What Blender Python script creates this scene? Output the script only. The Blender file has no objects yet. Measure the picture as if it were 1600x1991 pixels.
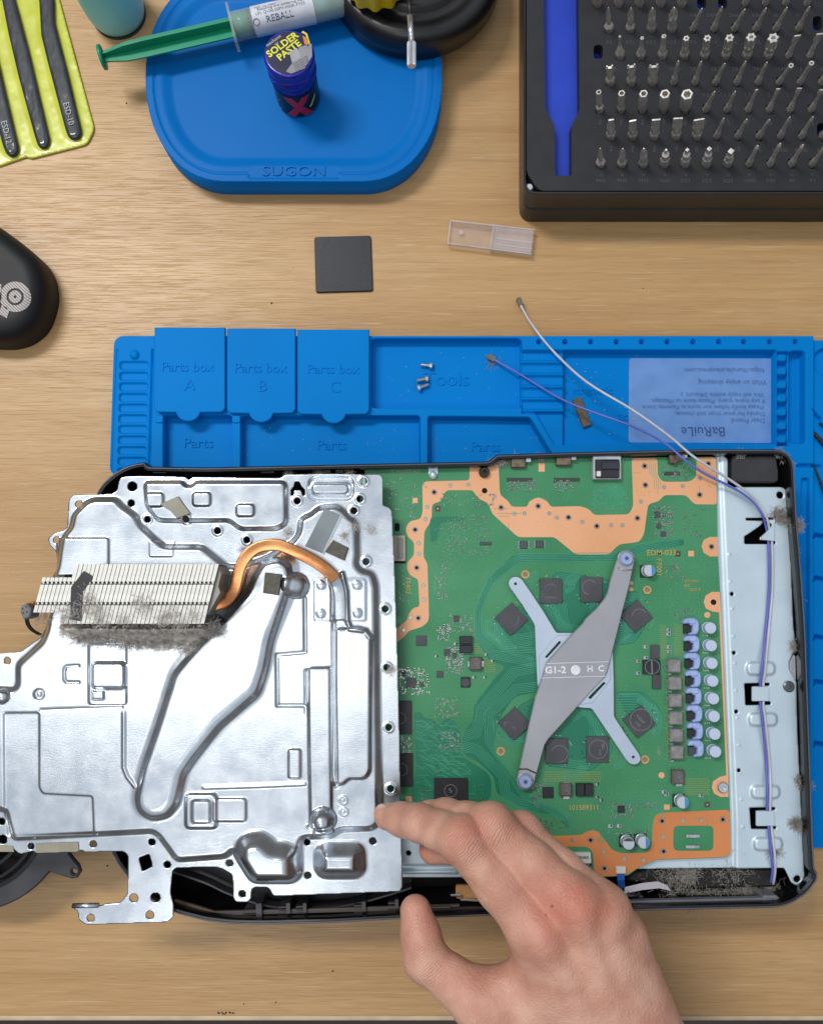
import bpy, bmesh, math, random
import numpy as np
from mathutils import Vector, Matrix
from mathutils.geometry import tessellate_polygon
random.seed(7)
rng = np.random.default_rng(7)
sc = bpy.context.scene
R = math.radians

# ---------------------------------------------------------------- camera
F, CX, CY, H, TH = 1600.0, 800.0, 995.5, 0.5, R(5.6)
cam = bpy.data.cameras.new('camera')
cam.sensor_fit = 'HORIZONTAL'; cam.sensor_width = 36.0; cam.lens = 36.0 * F / 1600.0
cam.clip_start = 0.01; cam.clip_end = 50
camo = bpy.data.objects.new('camera', cam); sc.collection.objects.link(camo)
camo.location = (0, 0, H); camo.rotation_euler = (TH, 0, 0)
sc.camera = camo

# ---------------------------------------------------------------- room light: pale ceiling, dimmer walls
w = bpy.data.worlds.new('World'); sc.world = w; w.use_nodes = True
nt = w.node_tree; bg = nt.nodes['Background']
tc = nt.nodes.new('ShaderNodeTexCoord'); sx = nt.nodes.new('ShaderNodeSeparateXYZ'); rp_ = nt.nodes.new('ShaderNodeValToRGB')
nt.links.new(tc.outputs['Generated'], sx.inputs[0]); nt.links.new(sx.outputs['Z'], rp_.inputs[0]); nt.links.new(rp_.outputs[0], bg.inputs[0])
e = rp_.color_ramp.elements
e[0].position = 0.0; e[0].color = (.09, .075, .065, 1)
e[1].position = 0.80; e[1].color = (.60, .66, .74, 1)
k = e.new(0.45); k.color = (.24, .235, .23, 1)
bg.inputs[1].default_value = 0.84

def panel(name, loc, sx_, sy_, power, col=(1, .985, .96)):
    l = bpy.data.lights.new(name, 'AREA'); l.shape = 'RECTANGLE'; l.size = sx_; l.size_y = sy_; l.energy = power; l.color = col
    o = bpy.data.objects.new(name, l); sc.collection.objects.link(o); o.location = loc; return o
panel('ceiling_panel', (-.62, -.16, 2.0), 1.2, .28, 3.3)
panel('ceiling_panel', (-1.0, 1.0, 1.9), .9, .30, 30)
panel('ceiling_panel', (-.46, -1.12, 2.0), .36, .50, 3.0)
sc.view_settings.view_transform = 'Standard'; sc.view_settings.look = 'None'
sc.view_settings.exposure = 0.12; sc.view_settings.gamma = 1.0
sc.cycles.max_bounces = 8; sc.cycles.transparent_max_bounces = 8; sc.cycles.caustics_reflective = False; sc.cycles.caustics_refractive = False
sc.cycles.sample_clamp_indirect = 4.0

# ---------------------------------------------------------------- helpers
_c, _s = math.cos(TH), math.sin(TH)
def PN(p, z):
    """photo pixels (N,2) -> world xy on the level z"""
    p = np.asarray(p, float).reshape(-1, 2)
    dx = (p[:, 0] - CX) / F; dy = -(p[:, 1] - CY) / F
    t = (np.asarray(z) - H) / (dy * _s - _c)
    return np.stack([dx * t, (dy * _c + _s) * t], 1)
def P(px, py, z):
    q = PN([(px, py)], z)[0]; return Vector((q[0], q[1], z))
def S(z): return (H - z) / F          # metres per photo pixel at level z
def srgb(r, g, b):
    f = lambda c: c / 12.92 if c <= .04045 else ((c + .055) / 1.055) ** 2.4
    return (f(r / 255), f(g / 255), f(b / 255), 1)

WL = {}
def thing(name, label, cat, loc, group=None):
    o = bpy.data.objects.new(name, None); sc.collection.objects.link(o); o.empty_display_size = .01
    o.location = loc; o['label'] = label; o['category'] = cat
    if group: o['group'] = group
    WL[o.name] = Vector(loc); return o
def tag(o, label=None, cat=None, group=None, kind=None):
    if label: o['label'] = label
    if cat: o['category'] = cat
    if group: o['group'] = group
    if kind: o['kind'] = kind
    return o
def mats(me, m):
    for x in (m if isinstance(m, (list, tuple)) else [m]): me.materials.append(x)
def mk(name, V, Fc, m, parent=None, smooth=False, mi=None):
    """world-space vertices -> one mesh object"""
    V = np.asarray(V, float).reshape(-1, 3)
    if parent is not None: L = np.array(WL[parent.name])
    else:
        L = np.array([(V[:, 0].min() + V[:, 0].max()) / 2, (V[:, 1].min() + V[:, 1].max()) / 2, V[:, 2].min()])
    me = bpy.data.meshes.new(name); me.from_pydata((V - L).tolist(), [], [list(f) for f in Fc] if not isinstance(Fc, np.ndarray) else Fc.tolist())
    mats(me, m)
    if smooth: me.polygons.foreach_set('use_smooth', [True] * len(me.polygons))
    if mi is not None: me.polygons.foreach_set('material_index', list(mi))
    me.update()
    o = bpy.data.objects.new(name, me); sc.collection.objects.link(o)
    if parent is not None: o.parent = parent
    else: o.location = L
    WL[o.name] = Vector(L); return o
def inst(name, me, loc, parent=None, rot=0.0, scale=None):
    """one more object on shared mesh data; loc in world"""
    o = bpy.data.objects.new(name, me); sc.collection.objects.link(o)
    loc = Vector(loc)
    if parent is not None: o.parent = parent; o.location = loc - WL[parent.name]
    else: o.location = loc
    o.rotation_euler = (0, 0, rot)
    if scale: o.scale = scale
    WL[o.name] = loc; return o
def bm_mesh(name, bm, m, smooth=False):
    me = bpy.data.meshes.new(name); bm.normal_update(); bm.to_mesh(me); bm.free(); mats(me, m)
    if smooth: me.polygons.foreach_set('use_smooth', [True] * len(me.polygons))
    return me
def box_me(name, w_, d_, h_, m, bev=0.0002, seg=1):
    bm = bmesh.new(); bmesh.ops.create_cube(bm, size=1, matrix=Matrix.Translation((0, 0, h_ / 2)) @ Matrix.Diagonal((w_, d_, h_, 1)))
    if bev: bmesh.ops.bevel(bm, geom=list(bm.edges), offset=bev, segments=seg, affect='EDGES', profile=.5)
    return bm_mesh(name, bm, m)
def loft(rings, n=24, cap=True):
    """rings: (z, f) with f(theta array)->radius, or (z, f, dx, dy). returns verts, faces"""
    V, Fc = [], []
    th = np.arange(n) * 2 * math.pi / n
    for r in rings:
        z, f = r[0], r[1]; dx, dy = (r[2], r[3]) if len(r) > 2 else (0, 0)
        rr = f(th) if callable(f) else np.full(n, float(f))
        for a, q in zip(th, rr): V.append((q * math.cos(a) + dx, q * math.sin(a) + dy, z))
    for i in range(len(rings) - 1):
        for j in range(n):
            k = (j + 1) % n; Fc.append((i * n + j, i * n + k, (i + 1) * n + k, (i + 1) * n + j))
    if cap:
        Fc.append(tuple(range((len(rings) - 1) * n, len(rings) * n)))
        Fc.append(tuple(reversed(range(n))))
    return V, Fc
def loft_me(name, rings, m, n=24, smooth=False, cap=True, extra=None):
    V, Fc = loft(rings, n, cap)
    me = bpy.data.meshes.new(name); me.from_pydata(V, [], Fc); mats(me, m)
    if smooth:
        me.polygons.foreach_set('use_smooth', [len(p.vertices) == 4 for p in me.polygons])
    return me
def ngon(k, r, rot=0):
    return lambda th: r * math.cos(math.pi / k) / np.cos((th + rot) % (2 * math.pi / k) - math.pi / k)
def cross(r, i): return lambda th: i + (r - i) * np.abs(np.cos(2 * th)) ** 3
def star(r, i, k=6): return lambda th: i + (r - i) * (.5 + .5 * np.cos(k * th))
def flat(a, b): return lambda th: np.minimum(a / np.maximum(np.abs(np.cos(th)), 1e-6), b / np.maximum(np.abs(np.sin(th)), 1e-6))

def rpoly(pts, r, n=4):
    """round polygon corners (px)"""
    out = []; N = len(pts)
    for i in range(N):
        a, b, c = np.array(pts[i - 1], float), np.array(pts[i], float), np.array(pts[(i + 1) % N], float)
        la, lc = np.linalg.norm(a - b), np.linalg.norm(c - b)
        q = min(r, la * .45, lc * .45)
        p0 = b + (a - b) / max(la, 1e-9) * q; p1 = b + (c - b) / max(lc, 1e-9) * q
        for k in range(n + 1):
            t = k / n; out.append(tuple((1 - t) ** 2 * p0 + 2 * t * (1 - t) * b + t * t * p1))
    return out
def rect(x0, y0, x1, y1): return [(x0, y0), (x1, y0), (x1, y1), (x0, y1)]
def rrect(x0, y0, x1, y1, r, n=4): return rpoly(rect(x0, y0, x1, y1), r, n)
def circ(x, y, r, n=20): return [(x + r * math.cos(2 * math.pi * i / n), y + r * math.sin(2 * math.pi * i / n)) for i in range(n)]
def obox(cx, cy, w_, h_, deg):
    """rotated rectangle in px, deg counter-clockwise as seen"""
    c, s = math.cos(R(deg)), math.sin(R(deg))
    return [(cx + x * c + y * s, cy - x * s + y * c) for x, y in ((-w_/2, -h_/2), (w_/2, -h_/2), (w_/2, h_/2), (-w_/2, h_/2))]
def chain(pts, n=8, closed=False):
    """Catmull-Rom through points (any dim)"""
    p = [np.array(q, float) for q in pts]; N = len(p); out = []
    for i in range(N if closed else N - 1):
        if closed: a, b, c, d = p[i - 1], p[i], p[(i + 1) % N], p[(i + 2) % N]
        else: a, b, c, d = p[max(i - 1, 0)], p[i], p[i + 1], p[min(i + 2, N - 1)]
        for k in range(n):
            t = k / n
            out.append(.5 * ((2 * b) + (c - a) * t + (2 * a - 5 * b + 4 * c - d) * t * t + (3 * b - a - 3 * c + d) * t ** 3))
    if not closed: out.append(p[-1])
    return np.array(out)
def area2(p): p = np.asarray(p); x, y = p[:, 0], p[:, 1]; return (x * np.roll(y, -1) - np.roll(x, -1) * y).sum()
def inset(p, d):
    """offset a ccw world polygon inwards by d"""
    p = np.asarray(p, float); a = p - np.roll(p, 1, 0); b = np.roll(p, -1, 0) - p
    na = np.stack([-a[:, 1], a[:, 0]], 1) / np.maximum(np.linalg.norm(a, axis=1), 1e-12)[:, None]
    nb = np.stack([-b[:, 1], b[:, 0]], 1) / np.maximum(np.linalg.norm(b, axis=1), 1e-12)[:, None]
    m_ = na + nb; den = np.maximum((m_ * na).sum(1), .35)
    return p + m_ / den[:, None] * d
def prism(name, poly, z0, z1, m, parent=None, holes=(), bev=0.0, smooth=False, zp=None, side_m=None):
    """photo-pixel polygon at level z1 -> solid plate from z0 up to z1"""
    zp = z1 if zp is None else zp
    loops = []
    for i, q in enumerate([poly] + list(holes)):
        a = PN(q, zp)
        if (area2(a) < 0) == (i == 0): a = a[::-1]
        loops.append(a)
    V, Fc, mi = [], [], []
    tops, n0 = [], 0
    for a in loops:
        n = len(a); b = inset(a, bev) if bev else a
        base = len(V)
        V += [(x, y, z0) for x, y in a]
        if bev:
            V += [(x, y, z1 - bev) for x, y in a]; V += [(x, y, z1) for x, y in b]; L = 3
        else: V += [(x, y, z1) for x, y in a]; L = 2
        for l in range(L - 1):
            for j in range(n):
                k = (j + 1) % n; Fc.append((base + l * n + j, base + l * n + k, base + (l + 1) * n + k, base + (l + 1) * n + j)); mi.append(1 if side_m and l == 0 else 0)
        tops.append((base + (L - 1) * n, n))
    idx = [b_ + j for b_, n in tops for j in range(n)]
    tl = [[Vector(V[b_ + j]) for j in range(n)] for b_, n in tops]
    for t in tessellate_polygon(tl):
        q = [idx[i] for i in t]; A, B, C = (Vector(V[i]) for i in q)
        if (B - A).cross(C - A).z < 0: q = q[::-1]
        Fc.append(tuple(q)); mi.append(0)
    return mk(name, V, Fc, [m, side_m] if side_m else m, parent, smooth, mi if side_m else None)
def sweep(pts, prof, up=(0, 0, 1), caps=True, scales=None):
    """sweep a closed 2-D profile [(side, up)] along world points"""
    pts = np.asarray(pts, float); n = len(prof); V, Fc = [], []
    for i, p in enumerate(pts):
        t = pts[min(i + 1, len(pts) - 1)] - pts[max(i - 1, 0)]; t /= max(np.linalg.norm(t), 1e-12)
        u = np.array(up, float); s = np.cross(t, u)
        if np.linalg.norm(s) < 1e-6: s = np.cross(t, (0, 1, 0))
        s /= np.linalg.norm(s); u2 = np.cross(s, t); k = 1 if scales is None else scales[i]
        V += [tuple(p + s * a * k + u2 * b * k) for a, b in prof]
    for i in range(len(pts) - 1):
        for j in range(n):
            k = (j + 1) % n; Fc.append((i * n + j, (i + 1) * n + j, (i + 1) * n + k, i * n + k))
    if caps: Fc.append(tuple(range(n))); Fc.append(tuple(reversed(range((len(pts) - 1) * n, len(pts) * n))))
    return V, Fc
def rprof(r, n=8): return [(r * math.cos(2 * math.pi * i / n), r * math.sin(2 * math.pi * i / n)) for i in range(n)]
def sq_prof(a, b, r, n=3):
    out = []
    for cx, cy, s in ((a - r, b - r, 0), (-a + r, b - r, 90), (-a + r, -b + r, 180), (a - r, -b + r, 270)):
        for k in range(n + 1):
            t = R(s + 90 * k / n); out.append((cx + r * math.cos(t), cy + r * math.sin(t)))
    return out
def tube(name, pts, r, m, parent=None, n=8, scales=None):
    V, Fc = sweep(pts, rprof(r, n), scales=scales); return mk(name, V, Fc, m, parent, True)
def pz(l): return [tuple(P(x, y, z)) for x, y, z in l]
class Acc:
    """gathers loose pieces into one mesh"""
    def __init__(s): s.V, s.F, s.mi = [], [], []
    def add(s, V, Fc, mi=0):
        b = len(s.V); s.V += [tuple(v) for v in V]; s.F += [tuple(i + b for i in f) for f in Fc]; s.mi += [mi] * len(Fc)
    def box(s, c, w_, d_, h_, rot=0, mi=0):
        ca, sa = math.cos(rot), math.sin(rot); V = []
        for z in (0, h_):
            for x, y in ((-w_/2, -d_/2), (w_/2, -d_/2), (w_/2, d_/2), (-w_/2, d_/2)):
                V.append((c[0] + x * ca - y * sa, c[1] + x * sa + y * ca, c[2] + z))
        s.add(V, [(4, 5, 6, 7), (0, 1, 5, 4), (1, 2, 6, 5), (2, 3, 7, 6), (3, 0, 4, 7)], mi)
    def cyl(s, c, r, h_, n=10, mi=0):
        V = [(c[0] + r * math.cos(2 * math.pi * i / n), c[1] + r * math.sin(2 * math.pi * i / n), c[2] + z) for z in (0, h_) for i in range(n)]
        s.add(V, [(i, (i + 1) % n, n + (i + 1) % n, n + i) for i in range(n)] + [tuple(range(n, 2 * n))], mi)
    def strip(s, poly, z, wd, mi=0):
        """flat line along px polyline, width in px"""
        q = PN(poly, z); hw = wd * S(z) / 2; V = []
        for i in range(len(q)):
            if i == 0: z = z + random.random() * 3e-5
            t = q[min(i + 1, len(q) - 1)] - q[max(i - 1, 0)]; t = t / max(np.linalg.norm(t), 1e-12); nrm = np.array((-t[1], t[0]))
            V += [(*(q[i] - nrm * hw), z), (*(q[i] + nrm * hw), z)]
        s.add(V, [(2 * i, 2 * i + 2, 2 * i + 3, 2 * i + 1) for i in range(len(q) - 1)], mi)
    def ring(s, c, r0, r1, h_, n=16, mi=0):
        V = []
        for r, z in ((r1, 0), (r1, h_), (r0, h_), (r0, 0)):
            V += [(c[0] + r * math.cos(2 * math.pi * i / n), c[1] + r * math.sin(2 * math.pi * i / n), c[2] + z) for i in range(n)]
        s.add(V, [(l * n + i, l * n + (i + 1) % n, (l + 1) * n + (i + 1) % n, (l + 1) * n + i) for l in range(3) for i in range(n)], mi)
    def mesh(s, name, m):
        me = bpy.data.meshes.new(name); me.from_pydata(s.V, [], s.F); mats(me, m); me.polygons.foreach_set('material_index', s.mi); return me
    def obj(s, name, m, parent=None, smooth=False): return mk(name, s.V, s.F, m, parent, smooth, s.mi)

def vnoise(x, y, seed=0):
    r = np.random.default_rng(seed).random((128, 128)); xi = np.floor(x).astype(int); yi = np.floor(y).astype(int)
    fx, fy = x - xi, y - yi; fx = fx * fx * (3 - 2 * fx); fy = fy * fy * (3 - 2 * fy); g = lambda a, b: r[a % 128, b % 128]
    return (g(xi, yi) * (1 - fx) + g(xi + 1, yi) * fx) * (1 - fy) + (g(xi, yi + 1) * (1 - fx) + g(xi + 1, yi + 1) * fx) * fy
def fbm(x, y, seed=0, o=4):
    return sum(vnoise(x * 2 ** i, y * 2 ** i, seed + i) / 2 ** (i + 1) for i in range(o))
def sdf(pt, poly, near=False):
    pt = np.asarray(pt, float); d2 = np.full(len(pt), 1e18); inside = np.zeros(len(pt), bool); nx = np.zeros((len(pt), 2)) if near else None
    N = len(poly)
    for i in range(N):
        a = np.array(poly[i - 1], float); b = np.array(poly[i], float); e_ = b - a; L = e_ @ e_
        if L < 1e-12: continue
        wv = pt - a; t = np.clip((wv @ e_) / L, 0, 1); q = wv - t[:, None] * e_; dd = (q * q).sum(1)
        m_ = dd < d2; d2[m_] = dd[m_]
        if near: nx[m_] = (a + t[:, None] * e_)[m_]
        c1 = (pt[:, 1] >= a[1]) != (pt[:, 1] >= b[1])
        if abs(e_[1]) > 1e-12:
            xx = a[0] + (pt[:, 1] - a[1]) / e_[1] * e_[0]; inside ^= c1 & (pt[:, 0] < xx)
    d = np.sqrt(d2); d[inside] *= -1
    return (d, nx) if near else d
def relief(name, outline, holes, feats, z0, m, parent=None, step=2.0, thick=.0008, noise=None, smooth=True, extra=None):
    """pressed sheet: px outline and holes at level z0; feats = (kind, ...) add height"""
    o = np.array(outline, float); x0, y0 = o.min(0) - step; x1, y1 = o.max(0) + step
    gx = np.arange(x0, x1 + step, step); gy = np.arange(y0, y1 + step, step); nx, ny = len(gx), len(gy)
    X, Y = np.meshgrid(gx, gy); pt = np.stack([X.ravel(), Y.ravel()], 1)
    d, nr = sdf(pt, outline, True)
    for hl in holes:
        h_ = np.array(hl); lo, hi = h_.min(0) - 3 * step, h_.max(0) + 3 * step
        s_ = np.where((pt[:, 0] > lo[0]) & (pt[:, 0] < hi[0]) & (pt[:, 1] > lo[1]) & (pt[:, 1] < hi[1]))[0]
        dh, nh = sdf(pt[s_], hl, True); dh = -dh; k = dh > d[s_]; d[s_[k]] = dh[k]; nr[s_[k]] = nh[k]
    near = np.abs(d) < .72 * step; keep = d < .72 * step
    pt = pt.copy(); pt[near] = nr[near]; d[near] = 0
    hgt = np.zeros(len(pt))
    for ft in feats:
        if ft[0] == 'dome':
            _, cx, cy, r, hh = ft; q = ((pt[:, 0] - cx) ** 2 + (pt[:, 1] - cy) ** 2) / r ** 2
            hgt = np.maximum(hgt, 0) * 0 + hgt + hh * np.sqrt(np.clip(1 - q, 0, 1))
            continue
        _, poly, dz, wd = ft[:4]
        pl = np.array(poly, float); lo, hi = pl.min(0) - wd, pl.max(0) + wd
        s_ = np.where((pt[:, 0] > lo[0]) & (pt[:, 0] < hi[0]) & (pt[:, 1] > lo[1]) & (pt[:, 1] < hi[1]) & keep)[0]
        if not len(s_): continue
        if ft[0] == 'line':      # open polyline bead
            dd = np.full(len(s_), 1e9)
            for a, b in zip(pl[:-1], pl[1:]):
                e_ = b - a; wv = pt[s_] - a; t = np.clip(wv @ e_ / max(e_ @ e_, 1e-9), 0, 1); dd = np.minimum(dd, np.linalg.norm(wv - t[:, None] * e_, axis=1))
            t = np.clip(1 - dd / wd, 0, 1); hgt[s_] += dz * t * t * (3 - 2 * t)
        else:
            dd = sdf(pt[s_], poly); t = np.clip(.5 - dd / wd, 0, 1); t = t * t * (3 - 2 * t)
            if ft[0] == 'set': hgt[s_] = hgt[s_] * (1 - t) + dz * t
            else: hgt[s_] += dz * t
    if noise: hgt += noise(pt[:, 0], pt[:, 1])
    if extra is not None: hgt += extra(pt, d)
    I = np.arange(nx * ny).reshape(ny, nx)
    q = np.stack([I[:-1, :-1], I[1:, :-1], I[1:, 1:], I[:-1, 1:]], -1).reshape(-1, 4)
    ok = keep[q].all(1) & (d[q].mean(1) < -.02 * step); q = q[ok]
    # drop quads squeezed flat
    a2 = pt[q]; ar = np.abs((a2[:, 0, 0] - a2[:, 2, 0]) * (a2[:, 1, 1] - a2[:, 3, 1]) - (a2[:, 1, 0] - a2[:, 3, 0]) * (a2[:, 0, 1] - a2[:, 2, 1])); q = q[ar > .02 * step * step]
    used = np.unique(q); mp = -np.ones(nx * ny, int); mp[used] = np.arange(len(used)); q = mp[q]
    xy = PN(pt[used], z0); V = np.concatenate([xy, (z0 + hgt[used])[:, None]], 1)
    if thick:
        e1 = np.concatenate([q[:, [0, 1]], q[:, [1, 2]], q[:, [2, 3]], q[:, [3, 0]]]); key = np.sort(e1, 1); kk = key[:, 0] * (len(used) + 1) + key[:, 1]
        u, inv, cnt = np.unique(kk, return_inverse=True, return_counts=True); eb = e1[cnt[inv] == 1]
        bv = np.unique(eb); m2 = -np.ones(len(used), int); m2[bv] = np.arange(len(bv)) + len(V)
        lo = V[bv].copy(); lo[:, 2] -= thick; V = np.concatenate([V, lo])
        q = np.concatenate([q, np.stack([eb[:, 1], eb[:, 0], m2[eb[:, 0]], m2[eb[:, 1]]], 1)])
    return mk(name, V, q, m, parent, smooth)

# ---------------------------------------------------------------- lettering (built-in font)
_texts = {}
def prep(strings, off=0.0):
    obs = []
    for s in strings:
        cu = bpy.data.curves.new('t', 'FONT'); cu.body = s; cu.offset = off; cu.size = 1; cu.align_x = 'CENTER'; cu.align_y = 'CENTER'; cu.resolution_u = 2
        o = bpy.data.objects.new('t', cu); sc.collection.objects.link(o); obs.append((s, o))
    dg = bpy.context.evaluated_depsgraph_get()
    for s, o in obs:
        me = bpy.data.meshes.new_from_object(o.evaluated_get(dg))
        _texts[(s, off) if off else s] = (np.array([v.co[:] for v in me.vertices]), [tuple(p.vertices) for p in me.polygons])
        bpy.data.meshes.remove(me)
    for s, o in obs:
        cu = o.data; bpy.data.objects.remove(o); bpy.data.curves.remove(cu)
def letters(acc, s, px, py, size, z, rot=0, raise_=0.0, mi=0, sx_=1.0, bold=0):
    """writes s round a photo pixel; size = em in px, rot degrees as seen"""
    if bold:
        if (s, bold) not in _texts: prep([s], bold)
        s = (s, bold)
    elif s not in _texts: prep([s])
    V, Fc = _texts[s]
    k = size * S(z); c, sn = math.cos(R(rot)), math.sin(R(rot)); o = P(px, py, z)
    W = np.stack([V[:, 0] * k * sx_, V[:, 1] * k], 1); W = np.stack([W[:, 0] * c - W[:, 1] * sn + o.x, W[:, 0] * sn + W[:, 1] * c + o.y, np.full(len(V), z + raise_)], 1)
    if not raise_: acc.add(W, Fc, mi); return
    lo = W.copy(); lo[:, 2] = z; n = len(W); cnt = {}
    for f in Fc:
        for a, b in zip(f, f[1:] + f[:1]): cnt[(a, b)] = 1
    sides = [(b, a, a + n, b + n) for (a, b) in cnt if (b, a) not in cnt]
    acc.add(np.concatenate([W, lo]), list(Fc) + [(x[1], x[0], x[3], x[2]) for x in sides], mi)

def words(items, m, parent, raise_=0.0, name='lettering'):
    """each printed word is a part: (text, px, py, size, z, rot[, stretch, bold])"""
    for it in items:
        a = Acc(); letters(a, *it[:5], rot=it[5], raise_=raise_, sx_=it[6] if len(it) > 6 else 1.0, bold=it[7] if len(it) > 7 else 0); a.obj(name, m, parent)
# ---------------------------------------------------------------- materials
def M(name, col, rough=.5, metal=0.0, col2=None, ns=80, st=(1, 1, 1), det=3, bump=0.0, bs=600, bst=(1, 1, 1), spec=.5, rv=0.0, ramp=(.35, .65), **kw):
    m = bpy.data.materials.new(name); m.use_nodes = True; t = m.node_tree; b = t.nodes['Principled BSDF']; N, K = t.nodes.new, t.links.new
    c1 = col if len(col) == 4 else (*col, 1)
    b.inputs['Base Color'].default_value = c1; b.inputs['Roughness'].default_value = rough; b.inputs['Metallic'].default_value = metal
    b.inputs['Specular IOR Level'].default_value = spec
    for k, v in kw.items(): b.inputs[k.replace('_', ' ').title()].default_value = v
    co = N('ShaderNodeTexCoord')
    def noise(sc_, st_, d_):
        mp = N('ShaderNodeMapping'); mp.inputs['Scale'].default_value = st_; K(co.outputs['Object'], mp.inputs[0])
        n = N('ShaderNodeTexNoise'); n.inputs['Scale'].default_value = sc_; n.inputs['Detail'].default_value = d_; K(mp.outputs[0], n.inputs['Vector']); return n
    if col2 is None: col2 = tuple(c * .82 for c in c1[:3])
    n = noise(ns, st, det); r_ = N('ShaderNodeValToRGB'); r_.color_ramp.elements[0].position = ramp[0]; r_.color_ramp.elements[1].position = ramp[1]
    r_.color_ramp.elements[0].color = (*col2[:3], 1); r_.color_ramp.elements[1].color = c1
    K(n.outputs[0], r_.inputs[0]); K(r_.outputs[0], b.inputs['Base Color'])
    if rv:
        mr = N('ShaderNodeMapRange'); mr.inputs['To Min'].default_value = max(rough - rv, .03); mr.inputs['To Max'].default_value = rough + rv
        mr.inputs['From Min'].default_value = .3; mr.inputs['From Max'].default_value = .7
        K(n.outputs[0], mr.inputs[0]); K(mr.outputs[0], b.inputs['Roughness'])
    if bump:
        n2 = noise(bs, bst, 3); bp = N('ShaderNodeBump'); bp.inputs['Strength'].default_value = bump; bp.inputs['Distance'].default_value = .0004
        K(n2.outputs[0], bp.inputs['Height']); K(bp.outputs[0], b.inputs['Normal'])
    return m
def wood_mat():
    m = bpy.data.materials.new('beech_laminate'); m.use_nodes = True; t = m.node_tree; b = t.nodes['Principled BSDF']; N, K = t.nodes.new, t.links.new
    co = N('ShaderNodeTexCoord')
    def nz(sx__, sy__, d=4, dist=0.0, rot=0.0):
        mp = N('ShaderNodeMapping'); mp.inputs['Scale'].default_value = (sx__, sy__, 1); mp.inputs['Rotation'].default_value = (0, 0, rot); K(co.outputs['Object'], mp.inputs[0])
        n = N('ShaderNodeTexNoise'); n.inputs['Scale'].default_value = 1; n.inputs['Detail'].default_value = d; n.inputs['Distortion'].default_value = dist; K(mp.outputs[0], n.inputs['Vector']); return n
    def ramp(n, stops):
        r_ = N('ShaderNodeValToRGB'); els = r_.color_ramp.elements
        els[0].position, els[0].color = stops[0][0], (*stops[0][1], 1); els[1].position, els[1].color = stops[-1][0], (*stops[-1][1], 1)
        for p_, c_ in stops[1:-1]:
            q = els.new(p_); q.color = (*c_, 1)
        K(n.outputs[0], r_.inputs[0]); return r_
    def mix(fac, a, b_, mode='MIX'):
        x = N('ShaderNodeMix'); x.data_type = 'RGBA'; x.blend_type = mode
        if isinstance(fac, float): x.inputs[0].default_value = fac
        else: K(fac, x.inputs[0])
        for s, v in ((6, a), (7, b_)):
            if isinstance(v, tuple): x.inputs[s].default_value = (*v[:3], 1)
            else: K(v, x.inputs[s])
        return x.outputs[2]
    A, B, D = srgb(194, 153, 101)[:3], srgb(184, 142, 90)[:3], srgb(203, 164, 113)[:3]
    broad = ramp(nz(2.5, 34, 5, .6, .03), [(.28, B), (.5, A), (.74, D)])
    band = ramp(nz(9, 330, 4, .5, .03), [(.32, (.86, .84, .81)), (.6, (1, 1, 1))])
    c = mix(.75, broad.outputs[0], band.outputs[0], 'MULTIPLY')
    fleck = ramp(nz(40, 2000, 3, .5, .035), [(.54, (0, 0, 0)), (.70, (1, 1, 1))])
    c = mix(fleck.outputs[0], c, mix(.30, c, srgb(132, 92, 58)[:3]))
    pale = ramp(nz(30, 1300, 3, .5, .05), [(.60, (0, 0, 0)), (.75, (1, 1, 1))])
    c = mix(pale.outputs[0], c, mix(.35, c, srgb(244, 226, 190)[:3]))
    K(c, b.inputs['Base Color'])
    b.inputs['Roughness'].default_value = .38; b.inputs['Specular IOR Level'].default_value = .5
    bp = N('ShaderNodeBump'); bp.inputs['Strength'].default_value = .3; bp.inputs['Distance'].default_value = .0003; bp.invert = True
    K(fleck.outputs[0], bp.inputs['Height']); K(bp.outputs[0], b.inputs['Normal'])
    return m
def glass(name, col, rough=.08, alpha=.3, spec=.6):
    m = M(name, col, rough, spec=spec, bump=.05, bs=200); b = m.node_tree.nodes['Principled BSDF']; b.inputs['Alpha'].default_value = alpha; return m
WOOD = wood_mat()
BLUE = M('blue_silicone', srgb(0, 127, 209), .5, col2=srgb(0, 123, 203), ns=14, bump=.12, bs=1500, spec=.06)
TRAYB = M('tray_blue_silicone', srgb(0, 110, 190), .42, col2=srgb(0, 106, 184), ns=12, bump=.1, bs=1500, spec=.12)
BLK = M('black_plastic', srgb(38, 37, 38), .38, col2=srgb(28, 27, 28), ns=60, bump=.15, bs=1800, rv=.08)
BLKG = M('black_gloss_plastic', srgb(24, 23, 25), .2, col2=srgb(16, 16, 17), ns=40, rv=.06)
BLKM = M('dark_dusty_plastic', srgb(40, 38, 37), .7, col2=srgb(20, 19, 19), ns=120, det=5, bump=.3, bs=800)
STEEL = M('bit_steel', srgb(226, 221, 211), .3, .55, col2=srgb(196, 191, 182), ns=300, bump=.1, bs=2500)
CHROME = M('bright_steel', srgb(226, 228, 232), .22, .8, col2=srgb(206, 208, 212), ns=200)
SHEET = M('aluminium_sheet', srgb(214, 219, 224), .25, 1.0, col2=srgb(198, 205, 212), ns=90, det=7, bump=.06, bs=620, bst=(1, 3.2, 1), rv=.03)
ZINC = M('zinc_sheet', srgb(214, 230, 238), .4, .45, col2=srgb(204, 221, 230), ns=60, det=5, bump=.06, bs=900)
PCB = M('green_solder_mask', srgb(76, 150, 104), .36, col2=srgb(58, 134, 88), ns=26, det=6, bump=.1, bs=700, spec=.4)
TEAL = M('mask_over_copper', srgb(42, 128, 98), .36, col2=srgb(34, 118, 90), ns=40, bump=.08, bs=700, spec=.4)
TRACE = M('raised_trace', srgb(88, 178, 144), .34, col2=srgb(68, 160, 126), ns=40)
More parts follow.
